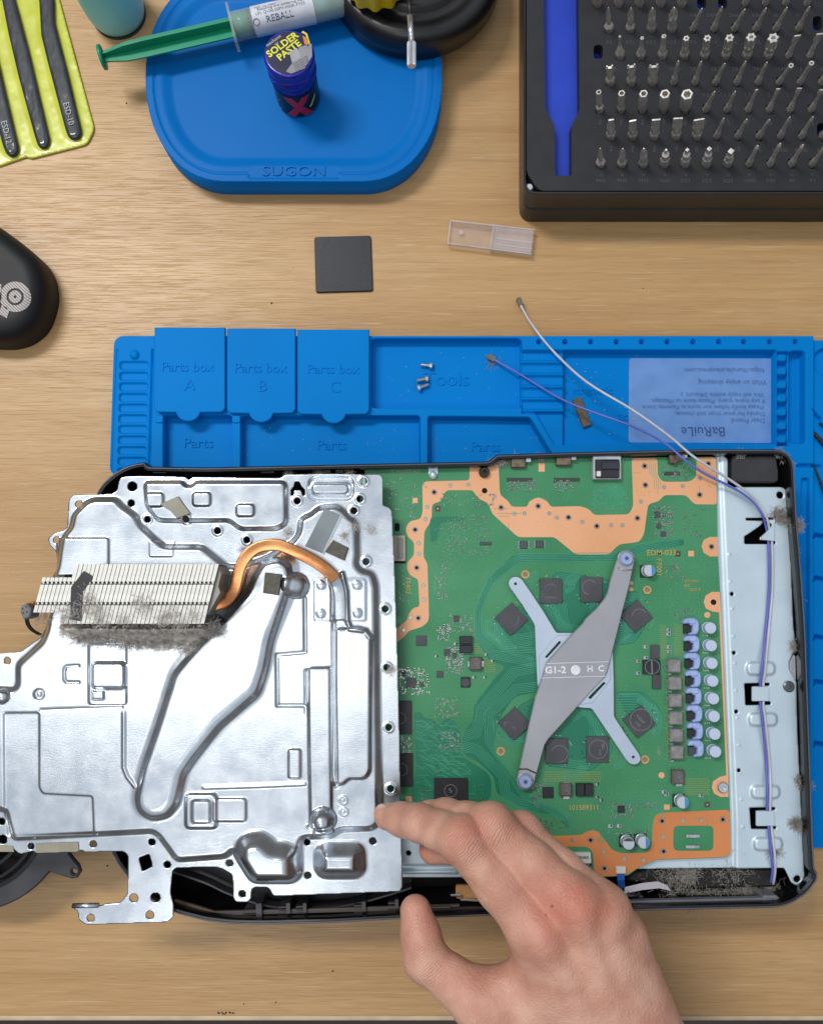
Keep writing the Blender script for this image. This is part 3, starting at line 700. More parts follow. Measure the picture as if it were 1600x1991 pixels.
# ================================================================ mouse
def build_mouse():
    out = chain([(-190, 470), (-130, 412), (-60, 408), (0, 440), (68, 492), (92, 524), (101, 559), (99, 588), (86, 626), (64, 651), (32, 666), (-10, 669), (-70, 660), (-150, 620), (-195, 550)], 6, True)
    out = [(q[0] + 1, q[1] + 2) for q in out]
    prof = lambda d: .013 * np.sqrt(np.clip(1 - (1 - np.clip(-d / 48, 0, 1)) ** 3.2, 0, 1))
    m = M('mouse_black', srgb(25, 26, 30), .5, col2=srgb(20, 21, 24), ns=30, bump=.08, bs=2500, spec=.3)
    t = thing('computer_mouse', 'matt black computer mouse with a grey ring emblem', 'mouse', P(-20, 560, 0))
    relief('shell', out, [], [], .010, m, t, step=2.2, thick=.0098, extra=lambda p, d: prof(d))
    # emblem laid on the curved back
    a = Acc()
    def drape(poly_fn, nu, nv):
        V = []; 
        for i in range(nu + 1):
            for j in range(nv + 1): V.append(poly_fn(i / nu, j / nv))
        q = np.array(V); d = sdf(q, out); z = .010 + prof(d) + .0004; xy = PN(q, .010)
        a.add(np.concatenate([xy, z[:, None]], 1), [(i * (nv + 1) + j, i * (nv + 1) + j + 1, (i + 1) * (nv + 1) + j + 1, (i + 1) * (nv + 1) + j) for i in range(nu) for j in range(nv)])
    cx, cy = 30.0, 577.0; k = .93
    for _ in range(12):          # where the mark sits on the curved back
        hh = .010 + float(prof(sdf(np.array([(cx, cy)], float), out))[0]); g = PN([(30, 577)], hh)[0]
        v = np.array([g[0], g[1], .010 - H]); vy = v[1] * _c + v[2] * _s; vz = -v[1] * _s + v[2] * _c
        cx, cy = .5 * cx + .5 * (CX + F * v[0] / -vz), .5 * cy + .5 * (CY - F * vy / -vz)
    ring = lambda r0, r1: (lambda u, w_: (cx + k * (r0 + (r1 - r0) * w_) * math.cos(2 * math.pi * u), cy + k * (r0 + (r1 - r0) * w_) * math.sin(2 * math.pi * u)))
    drape(ring(17.5, 31), 64, 10); drape(ring(3, 13), 32, 4)
    drape(lambda u, w_: (cx - 25 + 15 * u - 6 * w_, cy + 15 + 9 * u + 17 * w_), 8, 8)
    drape(lambda u, w_: (cx - 50 + 24 * u, cy - 33 + 30 * w_ + 10 * u), 8, 8)
    em = M('emblem_grey', srgb(168, 160, 156), .5)
    tn = em.node_tree; b = tn.nodes['Principled BSDF']; wv = tn.nodes.new('ShaderNodeTexWave'); wv.inputs['Scale'].default_value = 330; wv.bands_direction = 'DIAGONAL'
    rr = tn.nodes.new('ShaderNodeValToRGB'); rr.color_ramp.elements[0].color = (*srgb(90, 86, 84)[:3], 1); rr.color_ramp.elements[1].color = (*srgb(186, 176, 172)[:3], 1); rr.color_ramp.elements[1].position = .6
    tcn = tn.nodes.new('ShaderNodeTexCoord'); tn.links.new(tcn.outputs['Object'], wv.inputs['Vector']); tn.links.new(wv.outputs[0], rr.inputs[0]); tn.links.new(rr.outputs[0], b.inputs['Base Color'])
    a.obj('emblem', em, t)
build_mouse()

# ================================================================ bit case
def build_case():
    L = P(1300, 200, 0)
    t = thing('bit_case', 'black case of screwdriver bits with a blue slot', 'bit case', L)
    zt = .0345
    mb = M('case_black', srgb(48, 44, 42), .4, col2=srgb(40, 37, 35), ns=40, bump=.12, bs=1800)
    prism('lower_case', rpoly([(1009, -120), (1009, 431), (1800, 431), (1800, -120)], 26, 6), 0, .0168, mb, t, bev=.0012, zp=.0)
    zq = .0175
    o = rpoly([(1014, -120), (1013, 404), (1800, 404), (1800, -120)], 26, 6)
    prism('upper_case', o, zq, .0255, mb, t, zp=zq)
    ow = PN(o, zq)
    # rim wall of the upper tray
    wall_out = rpoly([(1018, -140), (1018, 377), (1820, 377), (1820, -140)], 26, 6)
    wall_in = rpoly([(1023, -136), (1023, 371), (1816, 371), (1816, -136)], 22, 6)
    prism('rim', wall_out, .0255, zt + .0006, mb, t, holes=[wall_in], bev=.0006)
    blue = M('case_blue', srgb(22, 66, 196), .5, col2=srgb(16, 56, 178), ns=30)
    prism('blue_floor', rect(1026, -130, 1810, 366), .0256, .0266, blue, t, zp=zt)
    ins = M('insert_black', srgb(38, 38, 42), .6, col2=srgb(31, 31, 35), ns=90, bump=.2, bs=2500)
    slot = rpoly([(1055, -110), (1124, -110), (1127, 212), (1111, 243), (1111, 341), (1079, 341), (1078, 243), (1060, 210)], 3)
    rows = []  # (x, y, kind)
    xs = lambda l: [1000 + q / 2.667 for q in l]
    rows.append((319, list(zip(xs([447, 557, 668, 778, 885, 995, 1105]), ['cross'] * 3 + ['square'] * 4)) + list(zip(xs([1215, 1325, 1435, 1543]), ['tri'] * 4)), 'front row'))
    rows.append((265, list(zip(xs([500, 612, 725, 838, 945]), ['blade'] * 5)) + list(zip(xs([1048, 1158, 1268, 1378, 1488, 1595]), ['slim'] * 6)), 'second row from front'))
    rows.append((213, list(zip(xs([443, 553, 663, 773, 885]), ['socket'] * 5)) + list(zip(xs([992, 1102, 1210, 1320, 1428, 1538]), ['slim'] * 2 + ['slimblade'] * 4)), 'third row from front'))
    rows.append((160, list(zip(xs([497, 605, 715]), ['fork'] * 3)) + list(zip(xs([825, 935, 1043, 1153, 1262]), ['slim'] * 5)) + list(zip(xs([1372, 1480, 1590]), ['slimring'] * 3)), 'fourth row from front'))
    rows.append((108, list(zip(xs([547, 655, 767, 880, 985, 1095, 1205, 1315]), ['star'] * 8)) + list(zip(xs([1420, 1530]), ['notch'] * 2)), 'fifth row from front'))
    rows.append((56, list(zip(xs([490, 600, 710, 815]), ['cross'] * 4)) + list(zip(xs([925, 1033, 1140, 1250, 1355, 1470]), ['slim'] * 6)), 'sixth row from front'))
    rows.append((6, list(zip(xs([430, 540, 648, 757, 868]), ['hex'] * 5)) + list(zip(xs([1195, 1300, 1405, 1515]), ['slim'] * 4)), 'top row'))
    holes = [slot]
    for y, l, _ in rows:
        for x, k in l:
            if k in ('slim', 'tri', 'slimblade', 'slimring', 'notch'): holes.append(rrect(x - 6, y - 12, x + 6, y + 9, 5.5, 3))
            else: holes.append(rrect(x - 8.5, y - 9, x + 8.5, y + 9, 7, 3))
    for x, y in ((1163, 100), (1589, 44), (1597, 252), (1364, 2), (1405, 2)): holes.append(rrect(x - 9, y - 14, x + 9, y + 14, 8, 3))
    prism('insert', rpoly([(1024, -135), (1024, 335), (1048, 370), (1815, 370), (1815, -135)], 10, 4), .0262, zt, ins, t, holes=holes)
    o = prism('corner_magnet', circ(1029.5, 362.5, 7.5, 16), .0256, zt - .001, CHROME, t, bev=.0006)
    a = Acc(); pr = M('insert_print', srgb(84, 84, 87), .6)
    def lab(l, y, xs_): 
        for s, x in zip(l, xs_): letters(a, s, x, y, 11.5, zt + .0002)
    lab(['PH1', 'PH2', 'PH3', 'SQ0', 'SQ1', 'SQ2', 'SQ3', 'Y000', 'Y00', 'Y0', 'Y1'], 351, [q[0] + 1 for q in rows[0][1]])
    lab(['4', '5', '6', '7', '8', 'P2', 'P5', 'P6', 'PH000', 'PH00', 'PH0'], 292, [q[0] for q in rows[1][1]])
    lab(['4', '5', '6', '7', '8', '1', '1.5', '2', '2.5', '3', '3.5'], 240, [q[0] for q in rows[2][1]])
    lab(['4', '5', '6', '8', '10', '0.8', '1.3', '1.5', '2', '2.5', '3'], 184, [q[0] for q in rows[2][1]])
    lab(['TR8', 'TR9', 'TR10', 'TR20', 'TR25', 'TR27', 'TR30', 'TR40', 'TR45', '2', '6'], 134, [q[0] + 2 for q in rows[3][1]])
    lab(['T5', 'PZ1', 'PZ2', 'PZ3', 'T3', 'T4', 'T6', 'TR6', 'TR7'], 82, [q[0] for q in rows[5][1]])
    lab(['U1', 'U2', 'J1', 'J12', '1/4', 'OVAL', '2mm', '300', '30', '31'], 29, [q[0] for q in rows[5][1]])
    for y, l, _ in rows[:3]:
        for x, k in l: letters(a, 'o', x + 1, y + 20, 11, zt + .0002)
    a.obj('lettering', pr, t)
    # ---- bits
    z0 = .0267; mm = .001
    hx = lambda r: ngon(6, r)
    def me_for(kind, i, n):
        b = [(0, hx(2.2 * mm)), (9 * mm, hx(2.2 * mm)), (9.6 * mm, 1.9 * mm)]
        if kind == 'cross':
            g = (1.0 + .28 * i) * mm; return loft_me('bit', [(0, hx(2.9 * mm)), (11 * mm, hx(2.9 * mm)), (13 * mm, (.5 + .5 * i / n) * 2.6 * mm), (18 * mm, g * 1.35), (21 * mm, cross(g * 1.4, g * .7)), (25 * mm, cross(g * .9, g * .4)), (27 * mm, cross(g * .3, g * .15))], STEEL, 32)
        if kind == 'square':
            g = (.6 + .25 * i) * mm; return loft_me('bit', [(0, hx(2.9 * mm)), (14 * mm, hx(2.9 * mm)), (15 * mm, 2.1 * mm), (19 * mm, 2.1 * mm), (20 * mm, ngon(4, g * 1.45)), (24 * mm, ngon(4, g * 1.4))], STEEL, 32)
        if kind == 'tri': return loft_me('bit', b + [(13 * mm, 1.7 * mm), (15 * mm, 1.15 * mm), (28 * mm, 1.05 * mm), (30 * mm, ngon(3, .6 * mm))], STEEL, 24)
        if kind == 'slim': return loft_me('bit', b + [(13 * mm, 1.7 * mm), (15 * mm, 1.15 * mm), (26 * mm, .95 * mm), (29 * mm, .35 * mm)], STEEL, 24)
        if kind == 'slimblade': g = (.6 + .25 * i) * mm; return loft_me('bit', b + [(13 * mm, 1.5 * mm), (16 * mm, .9 * mm), (21 * mm, .9 * mm), (25 * mm, flat(g * 1.3, .5 * mm)), (28 * mm, flat(g * 1.35, .28 * mm))], STEEL, 24)
        if kind == 'slimring': return loft_me('bit', b + [(13 * mm, 1.6 * mm), (15 * mm, 1.2 * mm), (26 * mm, 1.3 * mm), (27 * mm, hx(1.5 * mm)), (28 * mm, hx(1.5 * mm)), (28 * mm, .8 * mm), (26.5 * mm, .7 * mm)], STEEL, 24)
        if kind == 'blade': g = (1.5 + .42 * i) * mm; return loft_me('bit', [(0, hx(2.9 * mm)), (12 * mm, hx(2.9 * mm)), (13 * mm, 2.2 * mm), (19 * mm, flat(max(g, 2.1 * mm), 1.3 * mm)), (25 * mm, flat(g, .55 * mm)), (26 * mm, flat(g, .45 * mm))], STEEL, 32)
        if kind == 'socket': g = (1.5 + .42 * i) * mm; return loft_me('bit', [(0, hx(2.4 * mm)), (11 * mm, hx(2.4 * mm)), (12 * mm, g), (18 * mm, g * 1.06), (24 * mm, hx(g * 1.1)), (24.6 * mm, hx(g * 1.02)), (24.6 * mm, hx(g * .66)), (20 * mm, hx(g * .62))], STEEL, 24)
        if kind == 'fork': g = (1.7 + .25 * i) * mm; return loft_me('bit', [(0, hx(2.9 * mm)), (12 * mm, hx(2.9 * mm)), (14 * mm, g), (19 * mm, flat(g * 1.1, 1.2 * mm)), (23 * mm, flat(g * 1.15, .7 * mm))], STEEL, 24)
        if kind == 'star': g = (.7 + .3 * i) * mm; return loft_me('bit', [(0, hx(2.9 * mm)), (11 * mm, hx(2.9 * mm)), (13 * mm, 2.0 * mm), (17 * mm, g * 1.15), (18 * mm, star(g * 1.2, g * .85)), (24.5 * mm, star(g * 1.2, g * .85)), (25 * mm, star(g * 1.1, g * .8)), (25 * mm, g * .42), (23 * mm, g * .4)], STEEL, 36)
        if kind == 'notch': return loft_me('bit', b + [(13 * mm, 1.4 * mm), (18 * mm, 1.2 * mm), (22 * mm, flat(1.9 * mm, .6 * mm)), (27 * mm, flat(2.0 * mm, .4 * mm))], STEEL, 24)
        return loft_me('bit', [(0, hx(2.9 * mm)), (20 * mm, hx(2.9 * mm)), (26 * mm, hx(1.2 * mm))], STEEL, 24)
    words = {'cross': 'cross-tip', 'square': 'square-tip', 'tri': 'thin three-lobed', 'slim': 'thin pointed', 'slimblade': 'thin flat-blade', 'slimring': 'thin hollow-ended', 'blade': 'wide flat-blade', 'socket': 'hollow hex', 'fork': 'two-pronged', 'star': 'holed star-tip', 'notch': 'notched', 'hex': 'stout hex'}
    ordn = ['first', 'second', 'third', 'fourth', 'fifth', 'sixth', 'seventh', 'eighth', 'ninth', 'tenth', 'eleventh']
    marks0 = ['PH1', 'PH2', 'PH3', 'SQ0', 'SQ1', 'SQ2', 'SQ3', 'Y000', 'Y00', 'Y0', 'Y1']
    ri = random.Random(5); cache = {}
    for r_i, (y, l, rn) in enumerate(rows):
        cnt = {}; tot = {}
        for x, k in l: tot[k] = tot.get(k, 0) + 1
        for j, (x, k) in enumerate(l):
            i = cnt.get(k, 0); cnt[k] = i + 1
            key = (k, i if k not in ('slim', 'tri', 'slimring', 'notch', 'hex') else 0)
            if key not in cache: cache[key] = me_for(k, key[1], tot[k])
            tilt = (-14 if k in ('cross', 'square', 'blade', 'socket', 'fork', 'star', 'hex') else -9.5) + ri.uniform(-1, 1)
            o = inst('bit', cache[key], P(x, y - 1, zt), rot=0)
            o.rotation_euler = (R(ri.uniform(-1, 2)), R(tilt), R(ri.uniform(0, 50) if k in ('slim', 'tri', 'slimring') else ri.uniform(-8, 8)))
            o.location = o.location - o.rotation_euler.to_matrix() @ Vector((0, 0, zt - z0)); WL[o.name] = o.location.copy()
            if r_i == 0: lb = f'{words[k]} steel bit over the {marks0[j]} mark in the front row'
            else: lb = f'{words[k]} steel bit, {ordn[j]} from the left in the {rn}'
            tag(o, lb, 'bit', 'screwdriver bits standing in the case')
            if k == 'fork':
                for s_ in (-1, 1):
                    pm = box_me('prong', .0009, .0009, .0018, STEEL, .0001)
                    c_ = inst('prong', pm, WL[o.name] + Vector((s_ * (1.45 + .25 * i) * mm, 0, 23 * mm)), o)
build_case()

# black tools lying on the right strip of the mat
def build_right_tools():
    z = .008; m = M('tool_grey', srgb(70, 70, 70), .45, .6, col2=srgb(44, 44, 44), ns=900)
    def cone(name, a, b, r0, r1, lab):
        A, B = P(*a, z), P(*b, z); d = B - A; n = 26; V, Fc = sweep([A + d * i / n for i in range(n + 1)], rprof(1, 10), scales=[(r0 + (r1 - r0) * i / n) * (1 if i % 2 else .82) for i in range(n + 1)])
        tag(mk(name, V, Fc, m), lab, 'tool', 'grey pointed tools at the right edge')
    cone('pointed_tool', (1580, 900), (1625, 1010), .0004, .0022, 'tapered ribbed grey tool tip beside the console corner at right edge')
    cone('pointed_tool', (1582, 841), (1640, 905), .0012, .0022, 'threaded dark tool end on the mat strip above the tapered tip')
    cone('pointed_tool', (1593, 822), (1640, 850), .0008, .0014, 'thin grey tool end just above the threaded one')
build_right_tools()
# ================================================================ opened games console
ZR, ZF, ZB = .050, .0415, .0450        # rim, shield frame, board face
def seg(pts, n, sp, wd, acc, z, mi=0, r=14):
    """n parallel traces round a px polyline (corners rounded)"""
    p = np.array(pts, float); N = len(p)
    for k in range(n):
        off = (k - (n - 1) / 2) * sp; q = []
        for i in range(N):
            a = p[i] - p[i - 1] if i else p[1] - p[0]; b = p[i + 1] - p[i] if i < N - 1 else a
            a = a / np.linalg.norm(a); b = b / np.linalg.norm(b); na, nb = np.array((-a[1], a[0])), np.array((-b[1], b[0])); m_ = na + nb
            q.append(p[i] + m_ / max((m_ @ na), .4) * off)
        acc.strip(q, z, wd, mi)
def build_console():
    L = P(870, 1330, .006)
    t = thing('games_console', 'opened black games console with its green circuit board bare', 'games console', L)
    out = [(184, 962), (197, 940), (223, 917), (252, 902), (283, 897), (288, 906), (400, 908), (710, 901), (952, 896), (963, 883), (1080, 879), (1372, 872), (1508, 872), (1526, 876), (1540, 887), (1546, 905), (1551, 1000), (1561, 1120), (1569, 1240),
           (1576, 1440), (1583, 1640), (1586, 1690), (1592, 1699), (1591, 1714), (1574, 1738), (1541, 1760), (1515, 1768), (1197, 1775), (783, 1790), (640, 1798), (505, 1801), (452, 1800), (400, 1794), (341, 1779), (290, 1750), (248, 1711), (225, 1680), (213, 1655), (190, 1560), (170, 1400), (163, 1250), (168, 1080)]
    o2 = rpoly(out, 14, 3)
    w_ = PN(o2, ZR); w_ = w_[::-1] if area2(w_) < 0 else w_
    V, Fc = [], []; n = len(w_)
    base = inset(w_, .004)
    levels = [(base, .006), (inset(w_, -.0004), .020), (inset(w_, .0005), .0215), (w_, ZR - .0015), (inset(w_, .0007), ZR), (inset(w_, .0026), ZR), (inset(w_, .0030), ZR - .002), (inset(w_, .0036), .012)]
    for q, z in levels: V += [(x, y, z) for x, y in q]
    for l in range(len(levels) - 1):
        for j in range(n): k = (j + 1) % n; Fc.append((l * n + j, l * n + k, (l + 1) * n + k, (l + 1) * n + j))
    sh = mk('shell', V, Fc, BLKG, t)
    prism('shell_floor', o2, .0062, .0125, BLKM, t, zp=ZR)
    # thin bead along the rim, its pale colour painting the highlight line
    bead = M('rim_highlight', srgb(96, 98, 106), .25)
    b_ = np.concatenate([inset(w_, .0012), np.full((n, 1), ZR + .0001)], 1)
    V, Fc = sweep(np.concatenate([b_, b_[:1]]), rprof(.0004, 6), caps=False); mk('rim_highlight', V, Fc, bead, sh, True)
    RIBM = M('rib_plastic', srgb(66, 66, 70), .35, col2=srgb(54, 54, 58), ns=60)
    # front trough: rails, ribs, speaker tray
    def rail(a, b, z, w1, h_, m, name='rail'):
        V, Fc = sweep([P(*a, z), P(*b, z)], sq_prof(w1, h_, min(w1, h_) * .3)); return mk(name, V, Fc, m, t)
    rail((420, 1776), (893, 1763), .043, .0011, .001, M('rail_grey', srgb(92, 84, 78), .4), 'front_rail')
    rail((340, 1752), (420, 1777), .043, .0011, .001, M('rail_brown', srgb(104, 84, 70), .5), 'front_rail')
    rail((1210, 1757), (1512, 1749), .044, .0016, .0018, M('rail_clear', srgb(120, 122, 130), .25), 'front_rail')
    rail((783, 1775), (1200, 1764), .046, .0018, .001, BLK, 'front_rail')
    arc = chain([(335, 1690), (400, 1712), (450, 1735), (520, 1757), (600, 1764), (680, 1756), (760, 1735), (800, 1722)], 6)
    V, Fc = sweep([tuple(P(x, y, .037)) for x, y in arc], sq_prof(.0006, .004, .0003)); mk('curved_wall', V, Fc, RIBM, t)
    prism('fan_well', [tuple(q) for q in arc] + [(800, 1700), (335, 1660)], .0125, .030, BLK, t)
    boss = inst('screw_boss', loft_me('screw_boss', [(0, .0036), (.018, .003), (.018, .0014), (.010, .0014)], M('boss_grey', srgb(72, 72, 76), .4), 18), P(377, 1740, .0125), t)
    for x, y, s in ((492, 1777, 1.4), (553, 1771, .9), (586, 1770, .8), (700, 1768, .9), (765, 1763, .8)):
        for k in range(3): prism('rib', obox(x, y - 6 + 6 * k, 26 * s, 2.4, 2), .022, .044, RIBM, t)
        prism('latch', obox(x + 8 * s, y - 4, 8 * s, 22 * s, 2), .022, .046, RIBM, t)
    for x in (1235, 1228): prism('rib', obox(x, 1745, 30, 3, 2), .02, .044, RIBM, t)
    for dx in (0, 10, 20): prism('rib', obox(1222 + dx, 1748, 3, 26, 0), .02, .040, M('rib_grey', srgb(60, 60, 64), .4), t)
    # rear wall latches
    for x in (310, 405, 520, 640, 655, 1320, 1220, 1150):
        prism('latch', rrect(x - 14, 909, x + 14, 921, 2) if x < 900 else rrect(x - 12, 880, x + 12, 889, 2), .03, .047, BLKG, t, bev=.0004)
    # small fan board and ribbon at the front
    tan = M('tan_pcb', srgb(206, 150, 96), .5)
    prism('side_board', rrect(886, 1722, 930, 1748, 6), .036, .038, tan, t)
    V, Fc = sweep(pz([(876, 1741, .04), (895, 1741, .04), (896, 1750, .04), (935, 1752, .04)]), sq_prof(.0005, .0005, .0002)); mk('wire_clip', V, Fc, CHROME, t)
    rail((796, 1768), (875, 1766), .045, .001, .001, M('rail_bronze', srgb(120, 108, 92), .35, .6), 'front_rail')
    # right front: dark speaker bar with lint, small green board
    prism('speaker_bar', rpoly([(1232, 1694), (1500, 1689), (1512, 1725), (1312, 1730), (1215, 1712)], 6), .018, .039, BLKM, t, bev=.001)
    prism('button_board', [(1280, 1736), (1500, 1731), (1500, 1742), (1280, 1748)], .03, .0335, M('olive_pcb', srgb(120, 140, 84), .5), t)
    for x in (1296, 1345, 1440): prism('button_block', obox(x, 1744, 26, 10, 1), .03, .036, BLK, t)
    cl = prism('lens_clip', rrect(1483, 1742, 1511, 1758, 3), .036, .046, M('clip_grey', srgb(128, 130, 136), .3), t, holes=[rrect(1489, 1746, 1505, 1755, 2)])
    prism('speaker_box', rpoly([(1424, 886), (1509, 885), (1514, 915), (1514, 934), (1508, 938), (1423, 938)], 4), .016, .0455, M('speaker_black', srgb(58, 58, 62), .6, col2=srgb(48, 48, 52), ns=90, bump=.5, bs=2200), t, bev=.0008)
    # ---- zinc shield frame
    outl = rpoly([(700, 925), (1360, 905), (1394, 886), (1408, 886), (1415, 893), (1415, 947), (1521, 947), (1530, 955), (1533, 1000), (1537, 1080), (1542, 1215), (1546, 1250), (1546, 1262), (1534, 1288), (1534, 1300), (1548, 1325), (1550, 1420), (1556, 1540), (1563, 1690), (1564, 1704), (1561, 1716), (1550, 1723), (1539, 1718), (1534, 1706), (1525, 1688), (1236, 1692), (1110, 1706), (1090, 1712), (700, 1712)], 5, 3)
    holes = [rpoly([(1449, 1007), (1450, 1012), (1486, 1013), (1478, 1022), (1452, 1040), (1447, 1042), (1447, 1058), (1508, 1058), (1508, 1052), (1478, 1050), (1477, 1046), (1503, 1022), (1504, 1006)], 2, 2),
             rpoly([(1447, 1329), (1497, 1328), (1497, 1334), (1462, 1335), (1462, 1364), (1499, 1364), (1499, 1371), (1449, 1372)], 2, 2),
             rpoly([(1457, 1571), (1508, 1570), (1508, 1576), (1470, 1577), (1470, 1607), (1510, 1607), (1510, 1613), (1460, 1613)], 2, 2),
             circ(1516.5, 962.5, 7), circ(1423, 1155, 4), circ(1427, 1269.5, 4), circ(1431.5, 1384, 4), circ(1436.5, 1498.5, 4), circ(1550, 1710, 7), circ(794, 1661, 5)]
    ft = [('add', rpoly([(700, 900), (1400, 880), (1402, 900), (1430, 1600), (1430, 1720), (700, 1720)], 3), -.0014, 10),
          ('add', rect(700, 1686, 900, 1730), -.003, 8), ('add', rect(700, 1697, 890, 1703), .0016, 6)]
    for x, y in ((1478, 1300), (1482, 1399), (1487, 1540), (1492, 1641)): ft.append(('add', rrect(x - 27, y - 12, x + 27, y + 12, 12), .0017, 8))
    for i in range(11): ft.append(('dome', 1418 + 2.6 * i, 1078 + 53 * i, 3, .0005))
    fr = relief('shield_frame', outl, holes, ft, ZF + .0015, ZINC, t, step=2.0, thick=.001)
    for q in ([(1486, 1011), (1504, 1011), (1505, 1052), (1481, 1049), (1480, 1045), (1500, 1024), (1501, 1019)], rect(1462, 1336, 1494, 1363), rect(1470, 1578, 1504, 1606)):
        prism('cable_clip', rpoly(q, 2, 2), ZF + .0032, ZF + .0040, ZINC, fr)
    sm = loft_me('frame_screw', [(0, .0030), (.0010, .0030), (.0014, .0024), (.0014, .0012), (.0006, .0010)], M('screw_dull', srgb(120, 120, 118), .35, .9), 20)
    inst('frame_screw', sm, P(1532.5, 1335, ZF + .0013), fr)
    prism('spring_tab', rpoly([(1543, 1272), (1535, 1288), (1534, 1304), (1545, 1324), (1548, 1322), (1547, 1276)], 3), ZF - .004, ZF + .0012, CHROME, fr, bev=.0003)
    return t
CONSOLE = build_console()

def build_board():
    t = CONSOLE
    green = [(709, 912), (714, 908), (913, 903), (969, 901), (985, 893), (1388, 888), (1393, 893), (1395, 1065), (1402, 1190), (1417, 1510), (1421, 1655), (1418, 1664), (1411, 1668), (1275, 1673), (1240, 1689), (1221, 1703), (1156, 1707), (1151, 1690), (1150, 1660), (1103, 1660), (1095, 1645), (740, 1612), (712, 1000)]
    zt = ZB; bd = prism('circuit_board', rpoly(green, 4, 2), zt - .0014, zt, PCB, t, side_m=M('board_edge', srgb(150, 150, 96), .6))
    z1 = zt + .00004
    # -- copper lands
    c1 = [(913, 901), (913, 934), (826, 936), (821, 943), (822, 993), (818, 1009), (797, 1013), (788, 1027), (792, 1043), (805, 1054), (805, 1080), (792, 1093), (791, 1106), (797, 1119), (813, 1126), (815.5, 1180), (805, 1181), (794.5, 1193), (792, 1206), (768, 1224), (768, 1252), (787, 1237), (794, 1227), (821, 1219), (832.5, 1208.6), (834, 1198), (831, 1096), (823, 1083), (825, 1033), (839, 1012), (840, 980), (857, 975), (865, 957), (871, 953), (918, 953), (923, 959), (931, 970), (949, 978), (957, 999), (1007, 1044.5), (1078, 1044.5), (1119, 1078), (1184, 1078), (1203.5, 1058.5), (1242.5, 1053.6), (1252, 1039), (1260, 980.5), (1281.5, 974), (1291, 962.6), (1333.5, 962.6), (1350, 980.5), (1393.6, 981), (1392, 889.5), (1354.6, 889.5), (1353, 928.5), (1340, 936.6), (1288, 936.6), (1279, 925), (1278, 891), (1228, 891), (1231, 984), (1223, 1000), (1155, 1001.6), (1145, 990), (1129, 984), (1070, 985.5), (1065, 975), (1046.5, 966), (1028, 975), (1025.5, 985.5), (994, 985.5), (989, 975), (972, 962), (969, 901)]
    c2 = [(1268.5, 1605), (1272, 1589), (1281, 1581), (1418, 1575), (1421, 1655), (1418, 1663), (1411, 1667), (1275, 1672), (1238, 1689), (1218, 1702), (1156, 1706), (1153, 1657), (1142, 1647), (1100, 1647), (1040, 1630), (955, 1600), (955, 1577), (1021, 1578), (1043, 1607), (1060, 1625), (1080, 1626), (1129, 1624.5), (1145, 1615), (1161, 1616), (1171, 1628), (1190.5, 1654), (1210, 1660), (1259, 1658.6), (1267, 1647)]
    prism('copper_land', rpoly(c1, 6, 2), zt - .0005, zt + .00012, COPM, bd)
    prism('copper_land', rpoly(c2, 6, 2), zt - .0005, zt + .00012, M('copper_land_warm', srgb(220, 140, 82), .4, .0, col2=srgb(206, 126, 70), ns=20, det=5), bd, holes=[rrect(1309, 1606, 1387, 1655, 10, 3)])
    prism('copper_land', circ(1383, 1062, 18)[-5:] + circ(1383, 1062, 18)[:6] + [(1399, 1080), (1399, 1044)] if False else [(1395, 1044), (1380, 1044), (1368, 1050), (1364, 1062), (1368, 1075), (1380, 1082), (1396, 1082)], zt - .0005, zt + .00012, COPM, bd)
    prism('copper_land', [(1399, 1151), (1384, 1151), (1372, 1158), (1368, 1170), (1372, 1183), (1384, 1189), (1398, 1191), (1412, 1508), (1400, 1511), (1386, 1520), (1384, 1532), (1388, 1543), (1400, 1550), (1416, 1550), (1416, 1510), (1402, 1192)], zt - .0005, zt + .00012, COPM, bd)
    for x, y, r in ((1375, 1196, 6), (1286, 1508, 6), (1220, 1510, 0), (1227, 1134, 4), (1227, 1146, 4)):
        if r: prism('copper_dot', circ(x, y, r, 14), zt - .0002, zt + .0001, COPM, bd)
    for q in (rect(802, 968, 812, 978), rect(1338, 1071, 1349, 1082), rect(789, 1549, 801, 1560), rect(1291, 1565, 1302, 1575), rect(1047, 901, 1059, 917)): prism('copper_dot', q, zt - .0002, zt + .0001, COPM, bd)
    for x, y in ((851, 989), (1318, 1077), (1375, 1565)):
        prism('fiducial', rect(x - 5.5, y - 5.5, x + 5.5, y + 5.5), zt - .0002, zt + .0001, M('fiducial_dark', srgb(92, 76, 60), .5), bd); prism('copper_dot', circ(x, y, 1.8, 8), zt, zt + .00018, SOLD, bd)
    # -- screw holes, test lands, brass eyelets
    a = Acc(); a.ring((0, 0, 0), .0009, .0016, .00025, 18, 0); a.cyl((0, 0, 0), .00098, .00012, 16, 1); hm = a.mesh('screw_hole', [M('hole_ring', srgb(176, 160, 148), .35, .6), HOLE])
    for x, y in ((844, 957), (807, 1030), (810, 1104), (813, 1202), (974, 987), (1046, 984), (1105, 1006), (1253, 906), (1254.5, 943), (1239, 1007.5), (1160, 1023), (1377, 901.5), (1360, 962), (1383, 1063), (1287, 1597), (1405, 1594), (1290, 1656), (1175, 1689), (1148, 1634)):
        inst('screw_hole', hm, P(x, y, zt + .00012), bd)
    a = Acc(); a.cyl((0, 0, 0), .00155, .00014, 16, 0); hm2 = a.mesh('open_hole', [HOLE])
    inst('open_hole', hm2, P(942, 954, zt + .0001), bd); inst('open_hole', hm2, P(1387, 1171, zt + .0001), bd)
    prism('slot_hole', rrect(767, 1017, 777, 1033, 5), zt - .0002, zt + .0001, HOLE, bd)
